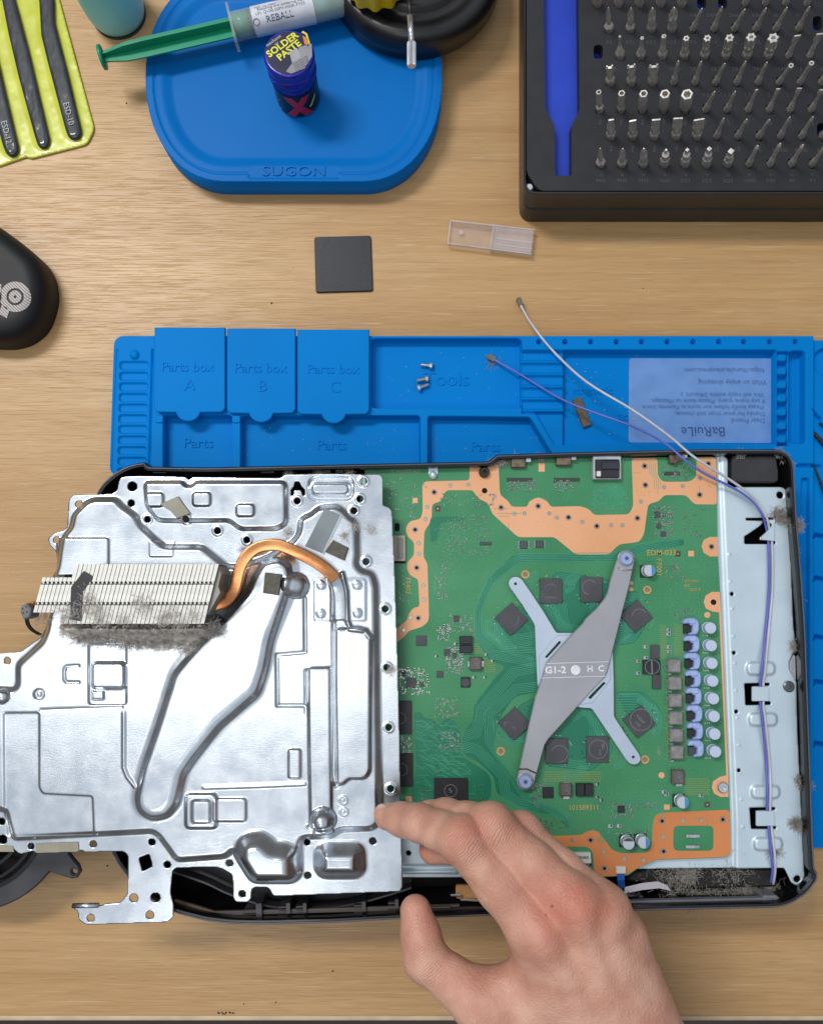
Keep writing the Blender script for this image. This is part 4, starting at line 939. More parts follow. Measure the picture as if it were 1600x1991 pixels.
    a = Acc(); a.cyl((0, 0, 0), .00115, .00018, 12, 0); a.cyl((0, 0, .00016), .0008, .00022, 10, 1); vm = a.mesh('test_land', [M('land_ring', srgb(184, 172, 150), .4, .4), SOLD])
    for x, y in ((875, 943.5), (910, 942), (830.5, 985.5), (827, 1009), (814, 1056), (814.5, 1076.5), (823, 1138), (824.5, 1166), (798.5, 1201), (785, 1225), (961, 964.5), (1000, 998.6), (1019.6, 998), (1067.5, 998), (1082.6, 1006.6), (1246, 975), (1291, 947), (1327, 945), (1361, 930), (1132, 1014.6), (1188, 1021), (1210, 1021), (1327, 1596), (1363, 1595), (1288.6, 1627), (1112, 1634), (1173.6, 1656), (1213, 1670), (1250.6, 1672.6)):
        inst('test_land', vm, P(x, y, zt + .00012), bd)
    brass = M('brass_eyelet', srgb(214, 180, 110), .35, .3); a = Acc(); a.ring((0, 0, 0), .0014, .0023, .0004, 20, 0); a.cyl((0, 0, 0), .0014, .00025, 18, 1); em = a.mesh('eyelet', [brass, M('eyelet_inside', srgb(150, 130, 110), .7)])
    for x, y in ((1021, 1117), (1258, 1147), (973.5, 1461), (1253.5, 1477)): inst('eyelet', em, P(x, y, zt), bd)
    # standoff post and spring on the top edge
    inst('standoff', loft_me('standoff', [(0, .0030), (.0018, .0030), (.003, .0024), (.003, .0012), (.001, .0012)], M('standoff_dark', srgb(70, 64, 60), .35, .7), 20), P(941, 919, zt), bd)
    prism('spring_clip', [(833, 903), (851, 903), (851, 922), (833, 922)], zt, zt + .0008, ZINC, bd); inst('spring_dome', loft_me('spring_dome', [(0, .0024), (.0012, .0022), (.0022, .0012), (.0024, .0002)], ZINC, 20, True), P(842, 924, zt), bd)
    # -- teal pours and raised traces
    a_pre = Acc(); pz_ = [z1 + .00003]; pours = []
    def pour(pts):
        pours.append(pts); pz_[0] += 6e-6; prism('copper_pour', rpoly(pts, 10, 2), zt - .0003, pz_[0], TEAL, bd)
    pour([(1000, 1078), (1200, 1078), (1240, 1060), (1330, 1048), (1330, 1060), (1245, 1075), (1200, 1090), (1010, 1092), (960, 1130), (938, 1175), (932, 1190), (935, 1225), (965, 1262), (1040, 1288), (1050, 1300), (1050, 1345), (1000, 1355), (975, 1390), (960, 1440), (962, 1468), (985, 1495), (1010, 1530), (1050, 1565), (1080, 1572), (1100, 1590), (1110, 1612), (1100, 1612), (1085, 1585), (1040, 1580), (1005, 1565), (965, 1545), (960, 1510), (925, 1478), (900, 1470), (900, 1425), (920, 1400), (922, 1370), (965, 1315), (985, 1296), (950, 1285), (925, 1240), (926, 1185), (950, 1125)])
    pour([(985, 1190), (1010, 1175), (1055, 1230), (1045, 1290), (990, 1275), (955, 1240), (960, 1200)])
    pour([(1080, 1110), (1110, 1115), (1200, 1130), (1140, 1240), (1085, 1232), (1050, 1170)])
    pour([(1010, 1370), (1045, 1355), (1040, 1440), (1000, 1450), (985, 1430)]); pour([(1110, 1380), (1150, 1370), (1195, 1460), (1150, 1500), (1060, 1490), (1060, 1430)])
    pour([(1195, 1345), (1250, 1345), (1283, 1375), (1285, 1400), (1270, 1420), (1230, 1410)]); pour([(1190, 1250), (1210, 1200), (1260, 1210), (1235, 1250), (1205, 1255)]); pour([(1220, 1150), (1240, 1148), (1245, 1165), (1215, 1185)])
    pour([(805, 1385), (820, 1385), (822, 1395), (845, 1400), (860, 1415), (895, 1420), (895, 1470), (945, 1500), (955, 1515), (955, 1550), (940, 1565), (800, 1560), (800, 1530), (810, 1500)])
    pour([(857, 1400), (880, 1395), (895, 1430), (860, 1430)]); pour([(835, 1005), (905, 1005), (905, 1012), (855, 1015), (850, 1050), (838, 1055)])
    seg([(1165, 1640), (1200, 1590), (1222, 1560), (1262, 1560), (1290, 1586)], 4, 3.4, 1.0, a_pre, z1 + .0002)
    a = a_pre; zz = z1 + .00018; T = 1.0
    seg([(1320, 1052), (1246, 1066), (1195, 1083), (1012, 1085), (955, 1127), (930, 1182), (930, 1230), (958, 1272), (1042, 1289)], 6, 3.3, T, a, zz)
    seg([(1045, 1297), (1000, 1306), (935, 1380), (932, 1400), (925, 1425), (900, 1432)], 6, 3.6, T, a, zz)
    seg([(1045, 1335), (1002, 1340), (950, 1390), (952, 1440), (992, 1500), (1020, 1545), (1070, 1572), (1105, 1592), (1109, 1615)], 6, 3.3, T, a, zz)
    seg([(900, 1450), (928, 1458), (978, 1510), (983, 1545), (1010, 1563), (1050, 1570)], 6, 3.4, T, a, zz)
    seg([(1045, 1240), (985, 1250), (958, 1225), (958, 1205)], 8, 3.4, T, a, zz); seg([(1042, 1265), (980, 1262), (945, 1230), (945, 1205)], 4, 3.2, T, a, zz)
    for cx, cy, r0, a0, a1, n in ((1046, 1140, 12, 150, 270, 7), (1128, 1140, 12, 150, 270, 7), (1228, 1190, 22, -110, -20, 6), (1246, 1405, 26, -60, 60, 6), (1000, 1408, 30, 60, 200, 5), (1110, 1480, 20, 20, 120, 6), (1195, 1470, 14, -20, 110, 5)):
        for k in range(n):
            r = r0 + 3.0 * k; a.strip([(cx + r * math.cos(R(q)), cy + r * math.sin(R(q))) for q in range(a0, a1 + 1, 12)], zz, T)
    for k in range(10):
        a.strip([(1196, 1350 + 5 * k), (1240, 1350 + 5 * k), (1268 - 2 * k, 1372 + 3 * k)], zz, T); a.strip([(1192, 1254 - 5 * k), (1212, 1250 - 5 * k), (1232, 1226 - 4 * k)], zz, T)
        a.strip([(1074 + 3 * k, 1172), (1076 + 3 * k, 1190 + k), (1084 + 3 * k, 1205 + 2 * k), (1084 + 3 * k, 1228)], zz, .7); a.strip([(1150 + 3 * k, 1170), (1146 + 2 * k, 1190), (1146 + 2 * k, 1210)], zz, .7)
        a.strip([(1145 + 3.4 * k, 1432), (1147 + 3.4 * k, 1410), (1130 + 3.4 * k, 1380)], zz, .7)
    for pts in pours[1:7]:       # nested fan-out lines inside the pours
        q = np.array(rpoly(pts, 12, 3)); q = q[::-1] if area2(q) < 0 else q
        for k in range(1, 7):
            i_ = inset(q, 3.4 * k)
            if area2(i_) < 600: break
            d_ = sdf(i_, q); run = []
            for p_, dd in list(zip(i_, d_)):
                if dd < -3.0 * k: run.append(tuple(p_))
                else:
                    if len(run) > 2: a.strip(run, zz, .9)
                    run = []
            if len(run) > 2: a.strip(run, zz, .9)
    rr = random.Random(11)
    for k in range(150):
        x, y = rr.uniform(803, 890), rr.uniform(1398, 1530); l = rr.uniform(10, 40)
        a.strip([(x, y), (x + l * .4, y + rr.choice([0, l * .4])), (x + l, y + rr.choice([0, l * .4, l * .7]))], zz, .6)
    for k in range(55):
        x, y = rr.uniform(842, 1000), rr.uniform(985, 1210); l = rr.uniform(8, 45); d_ = rr.choice([(1, 0), (0, 1), (.7, .7), (.7, -.7)])
        a.strip([(x, y), (x + l * d_[0], y + l * d_[1])], zz, .6)
    for k in range(60):
        x, y = rr.uniform(990, 1390), rr.choice([rr.uniform(905, 960), rr.uniform(1560, 1640), rr.uniform(1085, 1130)]); l = rr.uniform(5, 22); d_ = rr.choice([(1, 0), (0, 1), (.7, .7)])
        a.strip([(x, y), (x + l * d_[0], y + l * d_[1])], zz, .6)
    for x0, y0 in ((1000, 925), (1087, 925), (1262, 900)):
        for k in range(4): a.strip([(x0 + 4 * k, y0), (x0 + 4 * k, y0 + 18), (x0 + 10 + 4 * k, y0 + 30), (x0 + 10 + 4 * k, y0 + 50)], zz, .8)
    a.obj('trace', TRACE, bd)['kind'] = 'stuff'
    # -- small surface parts: resistors, capacitors, vias
    a = Acc()
    def scatter(x0, y0, x1, y1, n, s=1.0, tone=.5, via=.4):
        for k in range(int(n * 1.9)):
            x = x0 + (x1 - x0) * rr.random(); y = y0 + (y1 - y0) * rr.random(); v = rr.random()
            if v < via: a.cyl(P(x, y, zt), .00022 * s, .00008, 6, rr.choice([0, 0, 2]))
            else:
                rot = rr.choice([0, math.pi / 2]); c = P(x, y, zt); L_ = .0012 * s
                a.box(c, L_ * .5, L_ * .5, .0004, rot, 1 if rr.random() < tone else 3); u = Vector((math.cos(rot), math.sin(rot), 0)) * L_ * .38
                a.box(c + u, L_ * .3, L_ * .55, .00045, rot, 0); a.box(c - u, L_ * .3, L_ * .55, .00045, rot, 0)
    scatter(850, 960, 960, 985, 45, .8, .5, .6); scatter(870, 1000, 950, 1080, 110, .7, .6, .6); scatter(845, 1000, 900, 1100, 90, .6, .5, .9); scatter(845, 1100, 870, 1170, 28, .8); scatter(870, 1195, 920, 1230, 30, .9)
    scatter(850, 1215, 875, 1245, 16, 1.2); scatter(868, 1258, 900, 1310, 60, 1.0); scatter(776, 1300, 835, 1350, 50, 1.2); scatter(845, 1355, 890, 1395, 90, .7, .5, .8); scatter(855, 1425, 893, 1460, 110, .7, .4, .7)
    scatter(780, 1430, 800, 1465, 24, .8); scatter(815, 1530, 840, 1560, 30, .7, .5, .8); scatter(918, 1520, 940, 1560, 26, .7, .5, .8); scatter(1268, 985, 1310, 1045, 70, .9); scatter(1320, 990, 1370, 1045, 30, .8, .4, .7)
    scatter(1290, 1095, 1330, 1130, 30, .7); scatter(1310, 1185, 1350, 1205, 16, .7); scatter(985, 935, 1040, 955, 50, .8, .5, .5); scatter(1075, 935, 1115, 955, 50, .8, .5, .5); scatter(1285, 905, 1340, 935, 46, .8, .5, .5); scatter(1150, 940, 1220, 990, 50, .7, .3, .9)
    scatter(1035, 1515, 1060, 1570, 40, .8); scatter(1040, 1590, 1110, 1620, 40, .8, .5, .6); scatter(1185, 1560, 1230, 1590, 34, .8); scatter(1180, 1610, 1260, 1625, 14, .9); scatter(1235, 1560, 1280, 1572, 12, .7); scatter(740, 930, 830, 1010, 60, .8, .4, .7)
    scatter(775, 1090, 800, 1180, 26, .9, .2, 1); scatter(1300, 1085, 1390, 1190, 70, .7, .3, 1); scatter(985, 1060, 1180, 1100, 26, .7, .2, 1); scatter(1000, 1540, 1270, 1620, 60, .7, .3, .9); scatter(830, 1100, 930, 1250, 60, .6, .2, 1); scatter(1190, 1250, 1400, 1560, 90, .6, .2, 1); scatter(940, 1080, 1010, 1180, 30, .6, .2, 1)
    keep = [rect(1188, 1095, 1398, 1560), rect(970, 935, 1220, 985), rect(1262, 985, 1390, 1060), rect(845, 985, 960, 1240), rect(740, 915, 820, 1010), rect(850, 1240, 930, 1400), rect(1060, 1500, 1270, 1620), rect(1150, 945, 1220, 1000)]
    for q in keep:
        (x0, y0), (x1, y1) = q[0], q[2]; y = y0
        while y < y1:
            x = x0
            while x < x1:
                if vnoise(np.array([x / 26.0]), np.array([y / 20.0]), 12)[0] > .5: a.cyl(P(x + rr.uniform(-1, 1), y + rr.uniform(-1, 1), zt), .00022, .0001, 5, 4)
                x += 9.5
            y += 8.5
    for x0, y0, x1, y1 in ((1000, 1005, 1240, 1040), (1090, 1045, 1200, 1072), (1275, 1580, 1415, 1600), (960, 905, 968, 960), (1232, 895, 1276, 980), (1300, 940, 1350, 962)):
        for i in range(int((x1 - x0) * (y1 - y0) / 110)): a.cyl(P(rr.uniform(x0, x1), rr.uniform(y0, y1), zt + .0001), .00016, .00005, 5, 5)
    for x, y in ((1018, 1059), (1049, 1058)):
        for s in (-1, 1):
            for k in range(5): a.box(P(x + s * 10, y - 6 + 3 * k, zt), .0008, .0004, .0003, 0, 0)
    for cx, cy, r in ((1071, 1149, 30), (1150, 1146, 30), (1082, 1461, 31), (1162, 1458, 31), (994, 1204, 34), (1237, 1198, 34), (1000, 1408, 34), (1243, 1404, 34)):
        for k in range(16):
            an = rr.random() * 6.28; a.box(P(cx + r * math.cos(an) * 1.0, cy + r * math.sin(an), zt), .0007, .0004, .0003, rr.choice([0, 1.57]), rr.choice([0, 0, 3]))
    for k in range(8):     # power-stage lands
        y = 1212 + 34 * k
        for j in range(3): a.box(P(1370 + .8 * k + (j - 1) * 4, y + 24, zt), .0008, .0009, .0006, 0, 0)
    for x, y in ((1255, 1258), (1255, 1279), (1240, 1286), (1240, 1309), (1299, 1225), (1299, 1233), (1300, 1258), (1300, 1267), (1290, 1540), (1295, 1545), (1362, 1547), (1160, 1525), (1160, 1550), (1168, 1556), (1186, 1606), (1203, 1606), (885, 1252), (957, 1285), (945, 1273), (921, 1317), (942, 1317), (848, 1276)):
        a.box(P(x, y, zt), .0024 if x > 1180 else .0015, .0018 if x > 1180 else .0014, .0005, 0, 0); a.box(P(x + 2, y, zt + .0004), .0007, .0012, .0002, 0, 3)
    a.obj('surface_parts', [SOLD, M('part_tan', srgb(150, 132, 104), .5), M('via_dark', srgb(24, 84, 58), .5), CHIPD, M('via_pale', srgb(104, 178, 140), .4), M('copper_speck', srgb(196, 128, 78), .5)], bd)['kind'] = 'stuff'
    # -- meshy gold print fields
    a = Acc()
    for x0, y0, x1, y1 in ((1060, 1502, 1170, 1522), (923, 1253, 948, 1270), (942, 1281, 962, 1308), (1332, 1515, 1376, 1545), (1284, 1217, 1297, 1280), (1312, 1215, 1328, 1275), (1320, 1300, 1330, 1480), (1296, 1290, 1300, 1478)):
        nx = int((x1 - x0) / 4.4) + 1; ny = int((y1 - y0) / 4.2) + 1
        for i in range(nx):
            for j in range(ny): a.box(P(x0 + 4.4 * i + (j % 2) * 2, y0 + 4.2 * j, zt), .0008, .0005, .00006, 0, 0)
    a.obj('land_grid', M('land_grid_gold', srgb(150, 160, 84), .5), bd)['kind'] = 'stuff'
    # -- chips
    def chip(name, x, y, w_, h_, rot, hh, m, bev=.00015, lift=0.0):
        o = prism(name, obox(x, y, w_, h_, rot), zt + .0001, zt + hh, m, bd, bev=bev); return o
    a = Acc(); pr = []
    def mark(x, y, r, hh, arc=(0, 360), wd=.9, acc=None):
        acc.strip([(x + r * math.cos(R(q)), y + r * math.sin(R(q))) for q in range(arc[0], arc[1] + 1, 15)], zt + hh + .00005, wd)
    mh = .0013
    mem = [(1071, 1149, 43, 48, 0), (1150, 1146.5, 43, 48, 0), (994, 1204, 46, 46, 42), (1237, 1198, 46, 46, 41), (1000, 1408, 46, 46, 42), (1243, 1404, 46, 46, 38), (1082, 1461, 43, 49, 0), (1162, 1458, 43, 50, 0)]
    for x, y, w_, h_, r in mem: chip('memory_chip', x, y, w_, h_, r, mh, CHIP)
    mark(1163, 1457, 18, mh, acc=a); mark(1246, 1400, 21, mh, acc=a); mark(1088, 1466, 16, mh, (-160, 100), acc=a); mark(1146, 1142, 14, mh, (100, 330), acc=a); mark(1243, 1198, 14, mh, (180, 340), acc=a); mark(1071, 1149, 13, mh, (200, 330), .6, acc=a); mark(996, 1204, 12, mh, (-40, 90), .6, acc=a)
    for s, x, y, z_, ro in (('SEC', 1172, 1452, 7, -90), ('K4Z', 1166, 1464, 6, -90), ('K4ZAF', 1245, 1399, 7, -50), ('325B', 1240, 1408, 6, -50), ('C', 982, 1408, 9, -40), ('SEC', 1000, 1416, 5, -40), ('D9WCW', 1071, 1162, 5, 0)): letters(a, s, x, y, z_, zt + mh + .00006, ro)
    big = [(787, 1396, 26, 64, 0), (789, 1498, 26, 64, 0), (876.5, 1537, 65, 46, 0)]
    for x, y, w_, h_, r in big: chip('flash_chip', x, y, w_, h_, r, .0014, CHIPD)
    mark(778, 1397, 11, .0014, (-90, 90), acc=a); mark(780, 1497, 12, .0014, (-90, 90), acc=a); mark(876, 1538, 12, .0014, acc=a)
    letters(a, '5', 876, 1538, 12, zt + .00146, 20)
    for x, y, w_, h_, nm in ((819, 1246, 20, 19, 'control_chip'), (799, 1328, 19, 19, 'control_chip'), (869, 1269, 11, 12, 'small_chip'), (855, 1311.5, 12, 12, 'small_chip'), (887, 1203, 10, 11, 'small_chip'), (1018, 1059, 14, 14, 'small_chip'), (1049, 1058, 15, 13, 'small_chip'), (944, 1056.5, 22, 6, 'small_chip'), (1065.6, 1542, 21, 21, 'control_chip'), (1208, 1574.5, 13, 13, 'control_chip'), (785, 1311, 8, 8, 'small_chip'), (820, 1331, 8, 8, 'small_chip'), (884, 1275, 8, 9, 'small_chip'), (1278, 1000, 9, 12, 'small_chip'), (1281, 1022, 8, 9, 'small_chip'), (1290, 1038, 9, 9, 'small_chip')):
        chip(nm, x, y, w_, h_, 0, .0009, CHIP if y < 1500 else CHIPD)
    chip('black_inductor', 906, 1245, 25, 15, 0, .0026, CHIPD, .0003); chip('black_inductor', 906, 1262.5, 25, 15, 0, .0026, CHIPD, .0003)
    chip('black_inductor', 1128.5, 1537, 16, 24, 0, .0026, CHIPD, .0003); chip('black_inductor', 1145.5, 1537, 16, 24, 0, .0026, CHIPD, .0003)
    chip('driver_chip', 1274, 1268, 16, 26, 0, .0016, CHIP, .0002); chip('driver_chip', 1277, 1326, 16, 27, 0, .0016, CHIP, .0002); chip('driver_chip', 1267, 1297.5, 33, 27, 0, .0018, CHIPD, .0002)
    mark(1268, 1297, 14, .0018, acc=a, wd=1.1); a.strip([(1267, 1284), (1268, 1311)], zt + .00186, 2.4)
    # moulded coils
    for x, y, w_, h_, tx in ((925, 1291, 24, 25, 1), (1100.5, 1537, 23, 25, 1), (1319, 1512, 24, 27, 1), (1311.6, 1295, 26, 26, 0), (1313, 1329, 26, 26, 0), (1314, 1363, 26, 26, 0), (1315, 1397, 26, 26, 0), (1316, 1431, 26, 26, 0), (1317, 1464, 26, 26, 0)):
        o = chip('moulded_coil', x, y, w_, h_, 0, .0038 if not tx else .003, GREYC if not tx else M('coil_brown', srgb(104, 98, 94), .5), .0006)
        b = Acc(); hh = .0026
        if tx == 0: b.box(P(x - 16, y - 5, zt), .0012, .0022, .0016); b.box(P(x - 16, y + 6, zt), .0012, .0016, .0010); b.box(P(x - 11, y + 16, zt), .0018, .0008, .0005)
        elif y < 1400: b.box(P(x - 13, y, zt), .0014, .003, .0010); b.box(P(x + 13, y, zt), .0014, .003, .0010)
        else: b.box(P(x, y - 14, zt), .0034, .0014, .0010); b.box(P(x, y + 14, zt), .0034, .0014, .0010)
        for v in (0,): mk('coil_tab', b.V, b.F, SOLD, bd)
        if tx: letters(a, 'R15', x + 1, y - 5, 9, zt + .00306, 90); letters(a, '2152', x + 5, y + 1, 8, zt + .00306, 90)
    inst('round_coil', loft_me('round_coil', [(0, .0024), (.0016, .0024), (.0018, .0021)], CHIP, 20), P(905, 1327, zt), bd); chip('coil_base', 905, 1327, 18, 20, 0, .0008, CHIPD)
    # electrolytic cans
    can_s = M('can_metal', srgb(214, 220, 232), .35, .3); can_b = M('can_lavender', srgb(206, 216, 242), .4); can_p = M('can_print_blue', srgb(70, 150, 206), .4)
    cm = loft_me('can', [(0, .0030), (.0008, .0032), (.0010, .0029), (.0052, .0031), (.0056, .0029), (.0056, .0001)], can_b, 28)
    for k in range(8): inst('capacitor', cm, P(1374.5 + 1.35 * k, 1220.5 + 34 * k, zt), bd)
    cm2 = loft_me('can_plain', [(0, .0031), (.0008, .0033), (.0010, .0030), (.0052, .0032), (.0056, .0030), (.0056, .0001)], can_s, 28)
    for x, y, col in ((1257.5, 1110, 1), (1321, 1556, 1), (1217, 1635, 0), (1246, 1633, 1)):
        o = inst('capacitor', cm2, P(x, y, zt), bd)
        c = Acc(); zq = zt + .0057; q0 = P(x, y, zq)
        pos = [(.0029 * math.cos(R(q)), .0029 * math.sin(R(q))) for q in (range(-70, 71, 14) if col else range(25, 156, 13))]
        c.add([(WL[o.name].x + u, WL[o.name].y + v, zq) for u, v in pos], [tuple(range(len(pos)))]); mk('can_stripe', c.V, c.F, can_p if col else CHIP, bd)
        chip('can_base', x - 1, y + 1, 24, 24, 0, .0008, CHIPD)
    # blue-grey glue hooks over black power stages
    glue = M('glue_lavender', srgb(172, 192, 240), .5, col2=srgb(158, 178, 228), ns=300, bump=.1, bs=1500)
    for k in range(8):
        dx, dy = 1.35 * k, 34 * k; hk = [(1329, 1211), (1331, 1205), (1338, 1202), (1352, 1202), (1358, 1207), (1360, 1216), (1359, 1228), (1355, 1234), (1340, 1235), (1342, 1231), (1347, 1230), (1348, 1217), (1343, 1216), (1340, 1212), (1330, 1213)]
        chip('power_stage', 1338 + dx, 1223 + dy, 18, 17, 0, .0014, CHIPD if k != 7 else CHIP)
        prism('glue_hook', rpoly([(x + dx, y + dy) for x, y in hk], 4, 2), zt + .0001, zt + .0042, glue, bd, bev=.0006)
        prism('glue_cap', rpoly([(x + dx, y + dy) for x, y in [(1338, 1203), (1352, 1203), (1354, 1212), (1346, 1214), (1338, 1211)]], 3, 2), zt + .004, zt + .0049, glue, bd, bev=.0003)
    # connectors
    tanw = M('connector_ivory', srgb(196, 190, 170), .5)
    prism('ribbon_socket', rrect(764, 1041, 788, 1091, 2), zt, zt + .0022, tanw, bd, bev=.0003); prism('socket_latch', rrect(773, 1046, 784, 1086, 1), zt + .0022, zt + .0028, M('latch_grey', srgb(150, 146, 136), .5), bd); prism('socket_foot', rect(764, 1090, 788, 1095), zt, zt + .001, HOLE, bd)
    prism('ribbon_socket', rpoly([(1103, 1659), (1149, 1659), (1150, 1680), (1105, 1680)], 2), zt, zt + .0022, WHITEP, bd, bev=.0003); prism('socket_latch', rect(1106, 1666, 1144, 1670), zt + .0022, zt + .0026, SOLD, bd)
    prism('ribbon_socket', rpoly([(1198, 1686), (1217, 1686), (1217, 1700), (1198, 1700)], 2), zt, zt + .002, WHITEP, bd, bev=.0003)
    rb = M('ribbon_blue', srgb(40, 108, 196), .35); rw = M('ribbon_white', srgb(208, 200, 208), .45)
    def ribbon(name, pts, hw, m):
        V = []
        for (x, y, z), (ux, uy) in pts: c = P(x, y, z); u = Vector((ux, uy, 0)).normalized() * hw; V += [tuple(c - u), tuple(c + u), tuple(c + u + Vector((0, 0, .0002))), tuple(c - u + Vector((0, 0, .0002)))]
        Fc = []
        for i in range(len(pts) - 1):
            b = 4 * i
            for j in range(4): k = (j + 1) % 4; Fc.append((b + j, b + k, b + 4 + k, b + 4 + j))
        return mk(name, V, Fc, m, t)
    ribbon('ribbon_cable', [((1124, 1680, zt + .001), (1, 0)), ((1126, 1695, zt - .001), (1, 0)), ((1128, 1712, zt - .012), (1, 0))], .0048, rb)
    ribbon('ribbon_cable', [((1207, 1700, zt + .001), (1, 0)), ((1207, 1712, zt), (1, 0)), ((1208, 1728, zt - .006), (1, .1)), ((1210, 1736, zt - .012), (1, .1))], .0019, rb)
    ribbon('ribbon_cable', [((1214, 1732, zt - .006), (.2, 1)), ((1250, 1724, zt - .003), (.1, 1)), ((1280, 1721, zt - .003), (-.2, 1)), ((1300, 1727, zt - .004), (-.7, 1)), ((1308, 1740, zt - .008), (-1, .3)), ((1312, 1753, zt - .012), (-1, .2))], .0018, rw)
    # rear ports
    bronze = M('port_shell', srgb(150, 134, 114), .3, .8, col2=srgb(118, 104, 88), ns=300)
    for x, y, w_ in ((1008, 896, 30), (1096, 892, 30)):
        prism('usb_port', rrect(x - w_ / 2, y - 10, x + w_ / 2, y + 13, 2), zt, zt + .003, bronze, bd, bev=.0005); prism('port_tab', rrect(x + w_ / 2, y - 12, x + w_ / 2 + 9, y + 2, 1), zt, zt + .0034, CHROME, bd)
    prism('hdmi_port', rpoly([(1301, 884), (1326, 880), (1326, 895), (1312, 902), (1302, 900)], 2), zt, zt + .0034, bronze, bd, bev=.0004); prism('port_tab', rrect(1326, 878, 1336, 890, 1), zt, zt + .003, CHROME, bd)
    e_ = prism('ethernet_port', rrect(1152, 886, 1208, 932, 2), zt, zt + .0036, CHROME, bd, bev=.0004, holes=[rrect(1158, 894, 1204, 929, 2)])
    prism('port_insert', rrect(1158.5, 894.5, 1203.5, 928.5, 2), zt, zt + .0030, CHIPD, bd, bev=.0003); prism('port_step', rrect(1170, 898, 1204, 912, 2), zt + .003, zt + .0042, M('port_navy', srgb(48, 52, 66), .45), bd, bev=.0003); prism('port_tab', rrect(1160, 916, 1168, 926, 1), zt + .003, zt + .004, WHITEP, bd)
    prism('solder_mask_patch', rrect(1152, 945, 1214, 985, 8), zt - .0002, zt + .00006, M('mask_patch', srgb(64, 156, 112), .35), bd)
    for k in range(3): prism('port_pin_block', rect(985 + 92 * k if k < 2 else 1289, 929 if k < 2 else 917, 1035 + 92 * k if k < 2 else 1322, 936 if k < 2 else 924), zt, zt + .0003, M('pin_block', srgb(60, 66, 60), .5), bd)
    prism('solder_bar', rrect(1333, 1623, 1361, 1630, 3), zt, zt + .0006, SOLD, bd, bev=.0002); prism('solder_bar', rrect(1333, 1644, 1361, 1651, 3), zt, zt + .0006, SOLD, bd, bev=.0002)
    inst('board_screw', screw_head, P(1404, 1531, zt), bd)
    # -- printed words
    a.obj('chip_lettering', PRINT, bd)
    zq = zt + .00026
    words([(s, x, y, z_, zq, ro, 1, .015) for s, x, y, z_, ro in (('EDM-033', 1286, 1075, 15, 1), ('F7001', 1281, 1103, 14, -90), ('F5402', 793, 1139, 13, -90), ('101589311', 1135, 1571, 13, 1), ('SIDE B', 1351, 1147, 8, 0), ('>EP-GW<', 1344, 1130, 7, 0), ('AF', 1335, 1139, 10, 0))], GOLD, bd)
    a = Acc(); letters(a, 'K3R03RCA01', 790, 917, 10, zq); letters(a, 'Y08F', 1280, 1460, 9, zq, -90); a.obj('lettering', M('pale_print', srgb(160, 176, 150), .6), bd)
    a = Acc(); rq = random.Random(4)
    for i in range(12):
        for j in range(10):
            if rq.random() < .5: a.box(P(883 + i * 1.5, 912 + j * 1.6, zt), .0004, .0004, .00005)
    # (square code on the board is left out)
screw_head = loft_me('board_screw', [(0, .0029), (.0012, .0029), (.0017, .0024), (.0017, .0013), (.0008, .0011)], CHROME, 20)
build_board()

